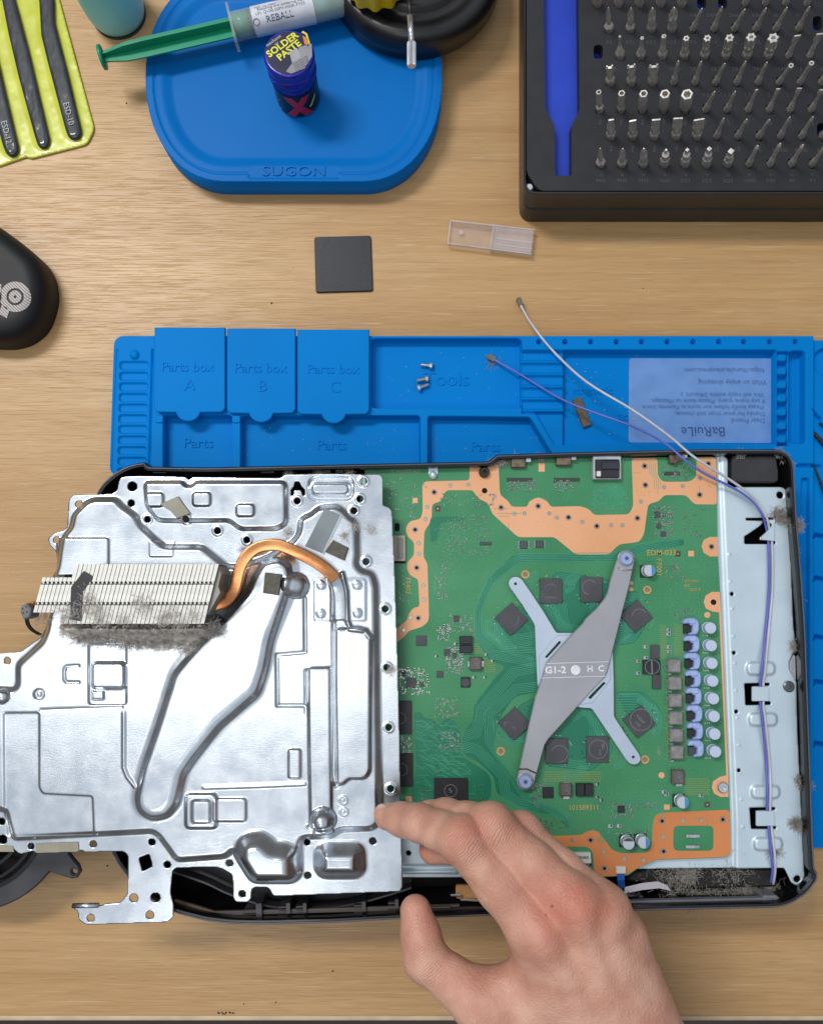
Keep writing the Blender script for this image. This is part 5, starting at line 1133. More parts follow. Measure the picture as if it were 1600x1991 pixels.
# ================================================================ X clamp on the board
def build_clamp():
    t = CONSOLE; z0 = ZB
    q = lambda pts: [(960 + x / 4.147, 1080 + y / 4.147) for x, y in pts]
    lo = q([(118, 225), (125, 200), (145, 178), (175, 170), (205, 178), (228, 195), (300, 300), (400, 450), (505, 625), (700, 625), (940, 700), (960, 780), (968, 1000), (970, 1300), (1060, 1440), (1170, 1600), (1186, 1635), (1180, 1665), (1155, 1686), (1125, 1690), (1095, 1680), (1070, 1655), (940, 1460), (790, 1235), (690, 1228), (380, 1090), (352, 1050), (340, 800), (330, 560), (230, 400), (125, 250)])
    sm = M('clamp_pale_steel', srgb(206, 218, 232), .36, .6, col2=srgb(196, 209, 224), ns=60, det=4, bump=.05, bs=700)
    hole = circ(*q([(175, 229)])[0], 2.6, 10), circ(*q([(1125, 1628)])[0], 2.6, 10)
    s1, s2 = (rpoly(q([(412, 822), (530, 690), (545, 700), (430, 826)]), 2), rpoly(q([(762, 1148), (885, 1022), (903, 1030), (780, 1160)]), 2))
    cl = prism('back_plate_arm', rpoly(lo, 4, 2), z0 + .0024, z0 + .0034, sm, t, bev=.0002, holes=list(hole) + [s1, s2])
    prism('arm_pad', rpoly(q([(365, 810), (505, 645), (700, 640), (930, 720), (945, 1000), (800, 1190), (700, 1205), (375, 1060)]), 5), z0 + .0034, z0 + .0039, sm, cl, bev=.0002, holes=[s1, s2])
    hi = q([(995, 30), (1003, -5), (1030, -35), (1065, -45), (1100, -35), (1130, -5), (1137, 30), (1122, 110), (1095, 240), (1045, 430), (960, 770), (918, 940), (890, 990), (770, 1115), (660, 1240), (540, 1375), (440, 1485), (412, 1530), (395, 1590), (350, 1750), (328, 1830), (315, 1860), (285, 1885), (250, 1893), (218, 1882), (192, 1852), (186, 1815), (210, 1700), (270, 1420), (335, 1140), (390, 985), (400, 940), (428, 862), (500, 780), (640, 625), (720, 545), (735, 515), (830, 425), (895, 345), (915, 305), (940, 200), (975, 85)])
    bm_ = M('clamp_brushed_steel', srgb(184, 183, 187), .3, .55, col2=srgb(174, 173, 178), ns=40, det=5, bump=.10, bs=900, bst=(3, .6, 1))
    bar = prism('clamp_bar', hi, z0 + .0044, z0 + .0056, bm_, t, bev=.0005)
    prism('stamped_band', q([(425, 868), (925, 856), (895, 980), (392, 990)]), z0 + .0056, z0 + .0058, bm_, bar, bev=.0001)
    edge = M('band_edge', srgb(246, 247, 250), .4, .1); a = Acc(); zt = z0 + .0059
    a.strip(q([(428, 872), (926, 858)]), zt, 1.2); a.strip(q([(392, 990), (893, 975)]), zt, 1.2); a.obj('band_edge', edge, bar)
    a = Acc(); letters(a, 'G1-2', 1080, 1303.5, 18, zt, 1, sx_=1.1, bold=.03); letters(a, 'H', 1147, 1301.5, 16, zt, 1, bold=.03); letters(a, 'C', 1168.5, 1300.5, 16, zt, 1, bold=.03)
    a.obj('lettering', edge, bar)
    m2 = loft_me('stamp_disc', [(0, .0026), (.0002, .0026), (.0003, .0022)], edge, 24); inst('stamp_disc', m2, P(1119, 1303, z0 + .0058), bar)
    hd = M('screw_periwinkle', srgb(178, 194, 232), .3, .4, col2=srgb(166, 184, 224)); rec = M('torx_recess', srgb(84, 100, 146), .4, .4)
    bm = bmesh.new()
    me = loft_me('clamp_screw', [(0, .0036), (.0012, .0036), (.0017, .0031), (.0017, .0001)], hd, 32)
    fe = loft_me('screw_recess', [(0, star(.0014, .0007)), (.00015, star(.0014, .0007))], rec, 48)
    for x, y in ((1217, 1086), (1021, 1519.5)):
        s = inst('clamp_screw', me, P(x, y, z0 + .0056), bar); inst('screw_recess', fe, P(x, y, z0 + .0056) + Vector((0, 0, .00165)), bar)
        V, Fc = sweep([tuple(P(x + 15.5 * math.cos(k), y + 15.5 * math.sin(k), z0 + .0057)) for k in np.linspace(0, 2 * math.pi, 25)], rprof(.0003, 5)); mk('seat_ring', V, Fc, bm_, bar, True)
    V, Fc = sweep(pz([(1201, 1104, z0 + .0057), (1214, 1109, z0 + .0059), (1229, 1108, z0 + .0057)]), rprof(.0004, 6)); mk('bend_line', V, Fc, bm_, bar, True)
    V, Fc = sweep(pz([(1009, 1496, z0 + .0057), (1025, 1496, z0 + .0059), (1042, 1504, z0 + .0057)]), rprof(.0004, 6)); mk('bend_line', V, Fc, M('bend_dark', srgb(96, 96, 104), .4, .7), bar, True)
    a = Acc(); rr = random.Random(2)
    for i in range(26):
        x, y = rr.uniform(1060, 1210), rr.uniform(1110, 1420)
        if abs((x - 1119) + (y - 1300) * .75) < 26: a.box(P(x, y, z0 + .0056), .0004, .0003, .0002, rr.random())
    a.obj('lint_speck', M('speck_white', srgb(220, 222, 226), .8), bar)['kind'] = 'stuff'
build_clamp()

# ================================================================ aerial leads
def build_leads():
    z = ZF + .0015
    wm = M('lead_white', srgb(206, 206, 214), .4); bm_ = M('lead_blue', srgb(104, 126, 206), .42); pur = M('lead_violet', srgb(100, 114, 208), .42)
    W = [(1010, 588, .004), (1018, 604, .006), (1035, 632, .009), (1075, 682, .012), (1140, 742, .016), (1230, 797, .028), (1300, 847, .045), (1350, 889, .054), (1410, 927, .052), (1450, 955, .050), (1475, 980, .048), (1490, 1005, .0475), (1496, 1030, z + .0011), (1501, 1058, z + .0011), (1502, 1140, z + .0011), (1496, 1210, z + .0011), (1488, 1300, z + .0030), (1484, 1330, z + .0011), (1484, 1370, z + .0011), (1488, 1400, z + .003), (1496, 1480, z + .0011), (1498, 1540, z + .003), (1497, 1575, z + .0011), (1500, 1610, z + .0011), (1506, 1660, z + .003), (1507, 1690, z + .001), (1504, 1715, z - .003), (1500, 1728, z - .010)]
    B = [(956, 697, .004), (968, 703, .006), (1010, 727, .008), (1090, 775, .011), (1150, 800, .017), (1230, 829, .029), (1290, 860, .046), (1330, 893, .053), (1370, 921, .051), (1430, 951, .049), (1462, 974, .048), (1480, 998, .0475), (1488, 1020, z + .0012), (1494, 1058, z + .0011), (1495, 1140, z + .0011), (1488, 1230, z + .0011), (1481, 1300, z + .0030), (1478, 1330, z + .0011), (1478, 1370, z + .0011), (1482, 1400, z + .003), (1489, 1480, z + .0011), (1492, 1540, z + .003), (1491, 1575, z + .0011), (1494, 1610, z + .0011), (1499, 1660, z + .003), (1502, 1690, z + .001), (1499, 1712, z - .003), (1495, 1726, z - .010)]
    for pts, m, lab, r in ((W, wm, 'white aerial lead curving off the console onto the wood', .00074), (B, pur, 'blue-violet aerial lead ending in the blue mat pocket', .00068)):
        w3 = chain([tuple(P(x, y, q)) for x, y, q in pts], 5)
        o = tube('aerial_lead', w3, r, m); tag(o, lab, 'lead', 'aerial leads')
        d = (P(*pts[0]) - P(*pts[1])).normalized(); c = P(*pts[0]); an = math.atan2(d.y, d.x)
        bmat = M('plug_bronze', srgb(128, 118, 98), .35, .7)
        pl = Acc(); pl.box(c, .0040, .0030, .0016, an); pl.obj('plug', bmat, o)
        pl = Acc(); pl.cyl(c + d * .0014, .0018, .0018, 14); pl.obj('plug_cap', bmat, o)
build_leads()

# ================================================================ lint on the console
def lint(name, spots, n, spread, ln, parent, m=DUST, wd=.00008, seed=1):
    n = int(n * 1.5)
    r = random.Random(seed); a = Acc()
    for i in range(n):
        x, y, z, s = r.choice(spots); c = P(x + r.gauss(0, spread * s), y + r.gauss(0, spread * s), max(z + abs(r.gauss(0, .0006 * s)), z)); d = Vector((r.gauss(0, 1), r.gauss(0, 1), r.gauss(0, .5))).normalized(); L_ = ln * r.uniform(.4, 1.4); p = [c]
        for k in range(3): d = (d + Vector((r.gauss(0, .5), r.gauss(0, .5), r.gauss(0, .3)))).normalized(); p.append(p[-1] + d * L_ / 3)
        sd = Vector((-d.y, d.x, .3)).normalized() * wd; V = []
        for q in p: q.z = max(q.z, z + .0001); V += [tuple(q - sd), tuple(q + sd)]
        a.add(V, [(2 * k, 2 * k + 2, 2 * k + 3, 2 * k + 1) for k in range(3)])
    o = a.obj(name, m, parent); o['kind'] = 'stuff'; return o
zf = ZF + .0015
edge = [(1534 + .024 * (y - 1000), y, .030, 1) for y in range(1010, 1660, 9)]
lint('dust', edge, 1700, 5, .0035, CONSOLE, seed=1)
lint('dust', [(1518, 1005, zf, .8), (1512, 1000, zf, .7), (1530, 1012, zf, .6), (1546, 1018, zf + .004, .5), (1552, 1024, zf + .004, .4), (1541, 1075, zf - .003, .4), (1540, 1095, zf - .003, .4), (1545, 1255, zf, .4), (1556, 1520, zf, .5), (1568, 1530, zf, .3), (1556, 1605, zf, .5), (1545, 1602, zf, .4), (1505, 1655, zf, .5)], 1700, 8, .0035, CONSOLE, seed=2)
lint('dust', [(1330, 1705, .0395, 1), (1345, 1690, .0395, 1), (1300, 1708, .0395, 1.5), (1420, 1705, .0395, 2), (1340, 1748, .036, 1), (1380, 1742, .036, 1), (1440, 1738, .037, 1), (1455, 1732, .037, .7), (1500, 1735, .036, .7)], 1500, 12, .0035, CONSOLE, seed=3)
lint('dust', [(975, 898, .046, .8), (1000, 893, .046, .7), (955, 900, .046, .4), (1050, 889, .046, .5), (1515, 880, .047, .6), (1525, 890, .044, .6), (1440, 882, .046, .5), (1535, 905, .04, .5), (620, 918, .046, .6), (560, 917, .046, .6), (680, 916, .046, .5)], 1500, 4, .0026, CONSOLE, seed=4)

# a little lint and grit on the mat and the tray
def build_lint():
    rl = random.Random(21)
    sp = [(rl.uniform(320, 1480), rl.choice([rl.uniform(690, 780), rl.uniform(830, 890)]), .0021, .25) for _ in range(60)]
    o = lint('lint', sp, 110, 2, .0016, None, M('mat_lint', srgb(132, 166, 208), .95), .00006, 31); tag(o, 'pale lint and grit in the pockets of the blue mat', 'lint', kind='stuff')
    o = lint('lint', [(955, 707, .0021, 1), (960, 700, .0021, 1.2)], 60, 5, .0022, None, DUST, .00006, 32); tag(o, 'grey fluff round the plug of the violet lead', 'lint', kind='stuff')
build_lint()
# ================================================================ lifted heat-sink shield
ZP = .0575
def build_heatsink():
    t = thing('heat_sink_shield', 'pressed aluminium heat-sink shield with fin stack and copper pipe, lifted off the board', 'heat sink', P(400, 1350, .05))
    out = [(236, 927), (272, 925), (360, 927), (368, 934), (374, 927), (420, 928), (545, 929), (556, 922), (640, 921), (738, 922), (744, 928), (744, 983), (756, 986), (762, 994), (767, 1103), (773, 1280), (777, 1460), (780.6, 1640), (783, 1726), (778, 1734), (534, 1743), (529, 1740), (525, 1730), (520, 1726), (493, 1726), (489, 1732), (488, 1748), (481, 1755), (461, 1755), (454, 1749), (452, 1703), (447, 1698), (434, 1691), (425, 1687), (400, 1686.5), (342, 1688), (335, 1694), (331, 1737), (337, 1760), (337, 1784), (326, 1794), (168, 1799), (153, 1789), (151, 1771), (143, 1768), (140, 1761), (188, 1758), (195, 1764), (203, 1759), (231, 1757), (240, 1750), (248, 1737), (249, 1664), (241, 1656), (164, 1657), (157, 1652), (151, 1657), (71, 1660), (66, 1655), (40, 1661), (34, 1658), (26, 1651), (0, 1646), (-70, 1640), (-70, 1270), (0, 1271), (39, 1268), (79, 1240), (87, 1224), (92, 1214), (100, 1190), (95, 1140), (105, 1116), (113, 1106), (109, 1072), (97, 1060), (93, 1047), (104, 1037), (123, 1032), (131, 1024), (134, 972), (142, 963), (218, 960), (228, 953), (231, 935)]
    hl = [(257, 945.6, 9.5), (255, 978, 7), (153, 980, 7), (110, 1050, 7), (287, 1010, 6.5), (363.5, 1010, 6.5), (423, 1032, 6.5), (480, 1050, 6.5), (578, 974, 6.5), (707, 936, 7), (700, 970, 6.5), (688, 993, 6.5), (712, 1092, 6.5), (749, 1184, 6.5), (752, 1298, 6.5), (755.6, 1414.5, 6.5), (759.6, 1534, 6.5), (60, 1646, 6.5), (181, 1642, 7), (295, 1638, 7), (325, 1682, 7), (260, 1747, 8.5), (302, 1746, 9.5), (291, 1780, 8), (176, 1786, 7.5), (3, 1598, 7), (5, 1633, 9), (14, 1285, 6.5), (597, 1638.5, 6.5), (598, 1703, 7), (725, 1636, 7), (446, 1679, 7), (471, 1739, 7)]
    holes = [circ(x, y, r, 16) for x, y, r in hl] + [rpoly([(269, 1669), (290, 1661), (297, 1685), (276, 1696)], 3, 2), rpoly([(573, 936), (582, 936), (586, 945), (593, 952), (593, 963), (587, 963), (585, 953), (572, 953), (571, 963), (565, 963), (565, 952), (571, 946)], 2, 2)]
    A = [(184, 972), (228, 972), (238, 984), (266, 1004), (275, 1023), (320, 1064), (394, 1064), (420, 1085), (440, 1102), (470, 1102), (520, 1085), (572, 1053), (583, 1037), (586, 1009), (606, 1001), (620, 988), (655, 985), (670, 996), (678, 1006), (693, 1017), (695, 1079), (692, 1098), (702, 1110), (724, 1116), (731, 1140), (732, 1221), (734, 1400), (738, 1560), (736, 1600), (722, 1610), (660, 1612), (645, 1625), (600, 1626), (589, 1628), (582, 1640), (583, 1700), (570, 1712), (492, 1712), (462, 1664), (455, 1650), (440, 1664), (346, 1671), (310, 1622), (297, 1615), (184, 1621), (28, 1629), (20, 1600), (14, 1573), (-60, 1568), (-60, 1338), (29, 1340), (38, 1332), (38, 1292), (86, 1248), (95, 1225), (112, 1115), (118, 1100), (120, 1080), (126, 1045), (142, 1026), (146, 1002), (160, 988), (170, 978)]
    E = [(515, 1096), (545, 1089), (563, 1100), (568, 1128), (556, 1165), (530, 1245), (520, 1300), (505, 1347), (430, 1412), (384, 1470), (362, 1502), (349, 1560), (330, 1583), (300, 1588), (278, 1573), (273, 1550), (286, 1490), (312, 1415), (345, 1310), (362, 1290), (437, 1207), (487, 1152), (500, 1120)]
    pk = [(463, 1661), (464, 1632), (479, 1617.5), (505, 1614), (521, 1624), (534, 1638.5), (563, 1641), (581, 1653), (582, 1703), (568, 1712), (500, 1712), (487, 1703)]
    ft = [('add', rpoly(A, 9, 3), .0030, 17), ('add', [(729, 1210), (760, 1210), (760, 1620), (739, 1620)], 0, 3),
          ('add', rpoly([(283, 938), (356, 938), (362, 946), (376, 946), (382, 938), (556, 938), (557, 1018), (540, 1028), (468, 1029), (447, 1012), (346, 1013), (308, 1012), (287, 985)], 9, 3), .0026, 11),
          ('add', rrect(288, 960, 321, 986, 7), .0013, 6), ('add', rrect(378, 959, 412, 985, 7), .0014, 6), ('add', rrect(462, 982, 496, 1005, 7), .0014, 6),
          ('add', rrect(600, 927, 687, 972, 16), -.0015, 6), ('add', rrect(606, 940, 680, 963, 11), .0042, 9),
          ('add', rrect(112, 1047, 216, 1120, 6), .0012, 5), ('add', rrect(294, 1053, 340, 1083, 3), .0003, 3),
          ('add', rpoly(E, 10, 3), .0026, 15), ('add', rpoly([(x + 5, y - 3) if y < 1200 else (x - 2, y - 4) for x, y in E], 12, 3), .0020, 34), ('dome', 577, 1139, 25, .0075),
          ('add', rpoly([(612, 1126), (712, 1126), (712, 1207), (612, 1207)], 5), .0004, 4),
          ('add', rpoly([(673, 1222), (702, 1219), (722, 1240), (720, 1497), (710, 1511), (679, 1511), (668, 1522), (655, 1522), (652, 1500), (654, 1222)], 8), .0020, 9),
          ('line', [(650, 1200), (651, 1300), (655, 1526)], -.0011, 6),
          ('add', rpoly([(602, 1298), (644, 1297), (646, 1600), (600, 1605), (596, 1400)], 6), .0016, 9),
          ('line', [(594, 1163), (595, 1268), (540, 1273), (541, 1371), (592, 1371)], -.0010, 5),
          ('line', [(598, 1305), (600, 1460), (603, 1605)], -.0012, 7),
          ('line', [(641, 1118), (648, 1150), (648, 1206)], .0018, 6), ('line', [(666, 1116), (674, 1150), (676, 1206), (682, 1222), (712, 1226), (722, 1240)], .0016, 7),
          ('add', rrect(563, 1455, 586, 1511, 5), .0012, 6), ('line', [(400, 1529), (500, 1526), (594, 1522)], .0006, 6),
          ('add', rrect(365, 1541, 424, 1607, 9), .0016, 9), ('add', rrect(377, 1553, 412, 1597, 7), -.0014, 8), ('add', rrect(420, 1550, 481, 1594, 7), .0011, 6),
          ('add', rrect(176, 1251, 249, 1369, 7), -.0012, 5), ('add', rrect(184, 1288, 248, 1337, 10), .0030, 9), ('add', rrect(183, 1343, 205, 1359, 3), .0012, 5),
          ('line', [(157, 1294), (133, 1295), (129, 1302), (129, 1320), (134, 1326), (157, 1326)], -.0008, 4), ('dome', 80, 1349, 11, -.0018), ('dome', 80, 1349, 6, .0014), ('dome', 10, 1352, 15, .003),
          ('add', rpoly([(12, 1385), (81, 1384), (81, 1530), (88, 1541), (184, 1546), (187, 1622), (14, 1625)], 6), -.0007, 5),
          ('line', [(245, 1385), (245, 1490), (252, 1508), (266, 1526)], .0007, 6), ('line', [(84, 1380), (240, 1374)], -.0006, 5),
          ('add', rpoly([(525 + (x - 525) * .84, 1668 + (y - 1668) * .80) for x, y in pk], 8, 3), .0075, 36), ('add', rrect(624, 1649, 699, 1696, 14), .0068, 34), ('dome', 630, 1590, 25, .0085),
          ('add', rrect(612, 1606, 650, 1626, 8), .0008, 6),
          ('line', [(455, 1180), (430, 1212)], .0, 4)]
    for x, y in ((626, 1138), (695, 1138), (625, 1193), (696, 1192)): ft.append(('dome', x, y, 9, .0007))
    for x, y in ((668, 1554), (669, 1576)): ft += [('line', circ(x, y, 7.5, 14) + [(x + 7.5, y)], .0004, 3), ('dome', x, y, 3.5, .0004)]
    for x, y, r in hl[4:17]: ft.append(('line', circ(x, y, r + 2, 12) + [(x + r + 2, y)], .0005, 4))
    pl = relief('pressed_plate', rpoly(out, 4, 2), holes, ft, ZP, SHEET, t, step=1.7, thick=.0011, noise=lambda x, y: .00012 * fbm(x / 60, y / 60, 3, 2))
    # rolled lip on the lower tab and beige strip on the flange
    V, Fc = sweep([P(141, 1762, ZP + .0012), P(192, 1761, ZP + .0012)], rprof(.0013, 8)); mk('rolled_lip', V, Fc, SHEET, t, True)
    beige = M('beige_strip', srgb(168, 160, 140), .6); prism('foam_edge', [(69, 1641), (152, 1638), (153, 1655), (70, 1659)], ZP - .001, ZP + .0006, beige, t); prism('foam_edge', [(-60, 1640), (25, 1646), (27, 1657), (-60, 1656)], ZP - .001, ZP + .0004, beige, t)
    # ---- fin stack
    zt = .0845; zb = ZP + .0032
    fm = [FINM, M('fin_gap_shade', srgb(120, 116, 110), .6)]  # webs and tabs coloured darker, painting the shade between the fins
    def fin_me(y0, y1, name):
        yc = (y0 + y1) / 2; q = lambda y, dx: P(250 - (y - yc) * .258 + dx, y, zt) - P(250, yc, zt)
        a = Acc(); g = .0004
        segs = [(y0, 1131), (1137, 1171), (1177, y1)] if y1 > 1200 else [(y0, 1131), (1137, 1171), (1177, y1)]
        for ya, yb in segs:
            V = []
            for z in (zt - .0007, zt):
                for y, dx in ((ya, -3.6), (yb, -3.6), (yb, 3.4), (ya, 3.4)): v = q(y, dx); V.append((v.x, v.y, z - zt))
            a.add(V, [(4, 5, 6, 7), (0, 1, 5, 4), (1, 2, 6, 5), (2, 3, 7, 6), (3, 0, 4, 7)])
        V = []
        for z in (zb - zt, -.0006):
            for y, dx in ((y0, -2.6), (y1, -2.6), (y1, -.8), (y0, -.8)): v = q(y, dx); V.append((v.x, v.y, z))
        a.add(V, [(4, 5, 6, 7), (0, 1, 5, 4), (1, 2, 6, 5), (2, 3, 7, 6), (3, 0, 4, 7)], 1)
        for y in (1134, 1174):
            v = q(y, 0); a.box((v.x - .0003, v.y - .0004, -.0009), .0012, .0009, .0007, .3, 1); a.box((v.x + .0004, v.y + .0002, -.0006), .0007, .0010, .0009, .5, 0)
        return a.mesh(name, fm), yc
    big, yc = fin_me(1097, 1213, 'fin_tall'); sm, yc2 = fin_me(1123, 1191, 'fin_short')
    for i in range(34):
        xt = 150 + 8.25 * i; o = inst('fin', big, P(xt - .258 * (yc - 1097), yc, zt) + Vector((0, 0, random.uniform(-.0002, .0002))), t)
    for i in range(8):
        xt = 86 + 8.25 * i; inst('fin', sm, P(xt - .258 * (yc2 - 1123), yc2, zt), t)
    prism('end_bracket', [(424, 1100), (430, 1116), (424, 1140), (428, 1152), (404, 1196), (398, 1190), (408, 1150), (416, 1120)], zb, zt - .002, M('bracket_dull', srgb(150, 148, 140), .5, .6), t, zp=zt - .002)
    # copper pipe
    path = [(386, 1181, .0705), (410, 1178, .0700), (438, 1169, .069), (456, 1146, .068), (466, 1108, .068), (480, 1082, .068), (504, 1064, .068), (540, 1060, .068), (580, 1075, .068), (618, 1095, .067), (642, 1115, .066), (656, 1134, .064), (661, 1160, .0625), (662, 1200, .0615)]
    w3 = chain([tuple(P(x, y, z)) for x, y, z in path[:-3]] + [tuple(P(652, 1127, .065))], 7)
    V, Fc = sweep(w3, sq_prof(.0032, .0018, .0008, 4)); mk('copper_pipe', V, Fc, COPPER, t, True)
    w4 = chain([tuple(P(x, y, z)) for x, y, z in [(650, 1125, .0648), (657, 1140, .0632), (661, 1165, .0622), (662, 1206, .0612)]], 6)
    V, Fc = sweep(w4, sq_prof(.0033, .0017, .0012, 4)); mk('pipe_cover', V, Fc, SHEET, t, True)
    prism('pipe_end', [(57, 1171), (66, 1169), (67, 1180), (58, 1182)], .068, .072, COPPER, t, bev=.0004)
    # tape and foam pieces
    foil = M('foil_tape', srgb(150, 146, 130), .45, .2); gtape = M('grey_tape', srgb(134, 144, 148), .45)
    prism('foil_tape', [(310, 980), (346, 965), (356, 980), (370, 998), (344, 1008), (331, 993)], ZP + .0026, ZP + .0044, foil, t, bev=.0002)
    prism('grey_tape', [(631, 988), (662, 1001), (626, 1076), (593, 1062)], ZP + .0029, ZP + .0035, gtape, t); prism('tape_fold', [(662, 1001), (665, 1003), (630, 1079), (626, 1076)], ZP + .0029, ZP + .0037, M('tape_edge', srgb(190, 198, 204), .4), t)
    prism('foam_block', [(647, 1050), (677, 1065), (669, 1090), (632, 1073)], ZP + .003, ZP + .0062, FOAM, t, bev=.0003); prism('foam_block', [(515, 1113), (547, 1117), (542, 1158), (511, 1153)], ZP + .0068, ZP + .0100, FOAM, t, bev=.0003)
    bt = M('black_tape', srgb(44, 44, 48), .4, col2=srgb(34, 34, 37), ns=200, bump=.3, bs=500)
    prism('black_tape', rpoly([(163, 1110), (179, 1119), (180, 1125), (161, 1150), (158, 1208), (136, 1205), (138, 1142)], 2), zt + .0001, zt + .0005, bt, t)
    # thermistor plug and its wires
    gp = M('plug_grey', srgb(120, 124, 126), .5)
    prism('plug', rpoly([(40, 1180), (52, 1172), (61, 1186), (58, 1200), (46, 1205), (39, 1192)], 2), .066, .076, gp, t, bev=.0006)
    for x, y in ((44, 1184), (51, 1180), (45, 1192), (52, 1190)): prism('pin_hole', circ(x, y, 1.4, 6), .0755, .0762, HOLE, t)
    for d_ in (0, 4): tube('sensor_wire', chain([tuple(P(50 + d_, 1203, .070)), tuple(P(53 + d_, 1215, .066)), tuple(P(62 + d_, 1226, .063)), tuple(P(76 + d_, 1234, ZP + .002))], 5), .0006, BLK, t)
    # ---- lint below the fins
    dm = M('fin_lint', srgb(226, 219, 210), .95, col2=srgb(168, 161, 153), ns=330, det=6, bump=.8, bs=900, spec=.1)
    ol = []; rg = random.Random(8)
    base = [(118, 1212), (200, 1212), (300, 1213), (400, 1212), (424, 1216), (428, 1224), (408, 1238), (388, 1254), (370, 1264), (352, 1258), (330, 1250), (300, 1252), (278, 1254), (255, 1250), (232, 1247), (200, 1244), (165, 1243), (140, 1236), (122, 1224)]
    for i in range(len(base)):
        a_, b_ = np.array(base[i - 1]), np.array(base[i]); n = max(int(np.linalg.norm(b_ - a_) / 5), 1)
        for k in range(n):
            q = a_ + (b_ - a_) * k / n; j = 2.2 if q[1] > 1214 else .3; ol.append((q[0] + rg.gauss(0, j), q[1] + rg.gauss(0, j)))
    o = relief('lint_mat', ol, [], [], ZP + .0033, dm, t, step=2, thick=.0003, extra=lambda p, d: np.clip(-d / 9, 0, 1) * (.004 + .010 * np.clip(1 - (p[:, 1] - 1212) / 34, 0, 1)) + .0045 * (fbm(p[:, 0] / 7, p[:, 1] / 7, 4) - .45) * np.clip(-d / 5, 0, 1))
    o['kind'] = 'stuff'
    lint('dust', [(x, y + 2, ZP + .004 + .006 * (y < 1230), 1) for x, y in ol[::1] if y > 1213] + [(x, 1226, ZP + .012, 1.2) for x in range(130, 420, 8)], 2600, 5, .003, t, dm, seed=7)
    lint('dust', [(x, y, zt + .0001, 1) for x, y in ((150, 1195), (165, 1180), (172, 1160), (130, 1190), (120, 1200), (190, 1200), (185, 1185), (270, 1175), (285, 1180), (330, 1195), (380, 1198), (315, 1205), (240, 1206), (200, 1210), (350, 1208))], 900, 9, .0026, t, dm, seed=9)
    lint('dust', [(x, y, ZP + .0034, .8) for x, y in ((472, 1068), (558, 1036), (690, 1025), (672, 1040), (505, 1150), (498, 1140), (720, 1030), (762, 1304))] + [(100, 1206, ZP + .001, 1), (88, 1200, ZP + .001, 1), (75, 1203, .064, 1)], 420, 5, .0024, t, dm, seed=10)
build_heatsink()

# ================================================================ loose fan at the lower left
def build_fan():
    t = thing('cooling_fan', 'dark round cooling fan on the desk, half hidden under the shield', 'fan', P(-30, 1640, 0)); zt = .030
    fmat = M('fan_grey', srgb(66, 66, 70), .38, col2=srgb(54, 54, 58), ns=50, rv=.08)
    cx, cy = -62, 1585; o = [(cx + 195 * math.cos(R(a)), cy + 190 * math.sin(R(a))) for a in range(180, 35, -6)] + [(115, 1703), (139, 1710), (150, 1708), (157, 1696), (152, 1682), (142, 1671), (134, 1660), (128, 1600)] + [(cx + 195 * math.cos(R(a)), cy + 190 * math.sin(R(a))) for a in range(0, -180, -8)]
    prism('body', [(cx + 190 * math.cos(R(a)), cy + 186 * math.sin(R(a))) for a in range(0, 360, 6)], .0006, zt - .0026, fmat, t, holes=[circ(cx, cy, 152, 48)], zp=zt)
    prism('frame', o, zt - .0025, zt, fmat, t, holes=[circ(cx, cy, 150, 48), circ(144, 1696, 5.5, 14)], bev=.0008)
    prism('back_plate', circ(cx, cy, 149, 48), .0005, .003, HOLE, t, zp=zt)
    c = P(cx, cy, 0)
    for r_, z in ((150, .0302), (136, .026), (112, .024)):
        V, Fc = sweep([tuple(P(cx + r_ * math.cos(k), cy + r_ * math.sin(k), z)) for k in np.linspace(0, 2 * math.pi, 49)], sq_prof(.0011, .0009, .0004), caps=False); mk('ring', V, Fc, BLKG, t)
    hub = inst('hub', loft_me('hub', [(.003, .018), (.024, .018), (.026, .016), (.026, .001)], BLKG, 32), c, t)
    for k in range(17):
        a = 2 * math.pi * k / 17; V = []
        for r, tw, in ((.0175, 0), (.028, .10), (.0365, .24)):
            for z, s in ((.005, -.16), (.023, .16)): V.append((c.x + r * math.cos(a + tw + s), c.y + r * math.sin(a + tw + s), z))
        mk('blade', V, [(0, 2, 3, 1), (2, 4, 5, 3)], BLK, t)
build_fan()
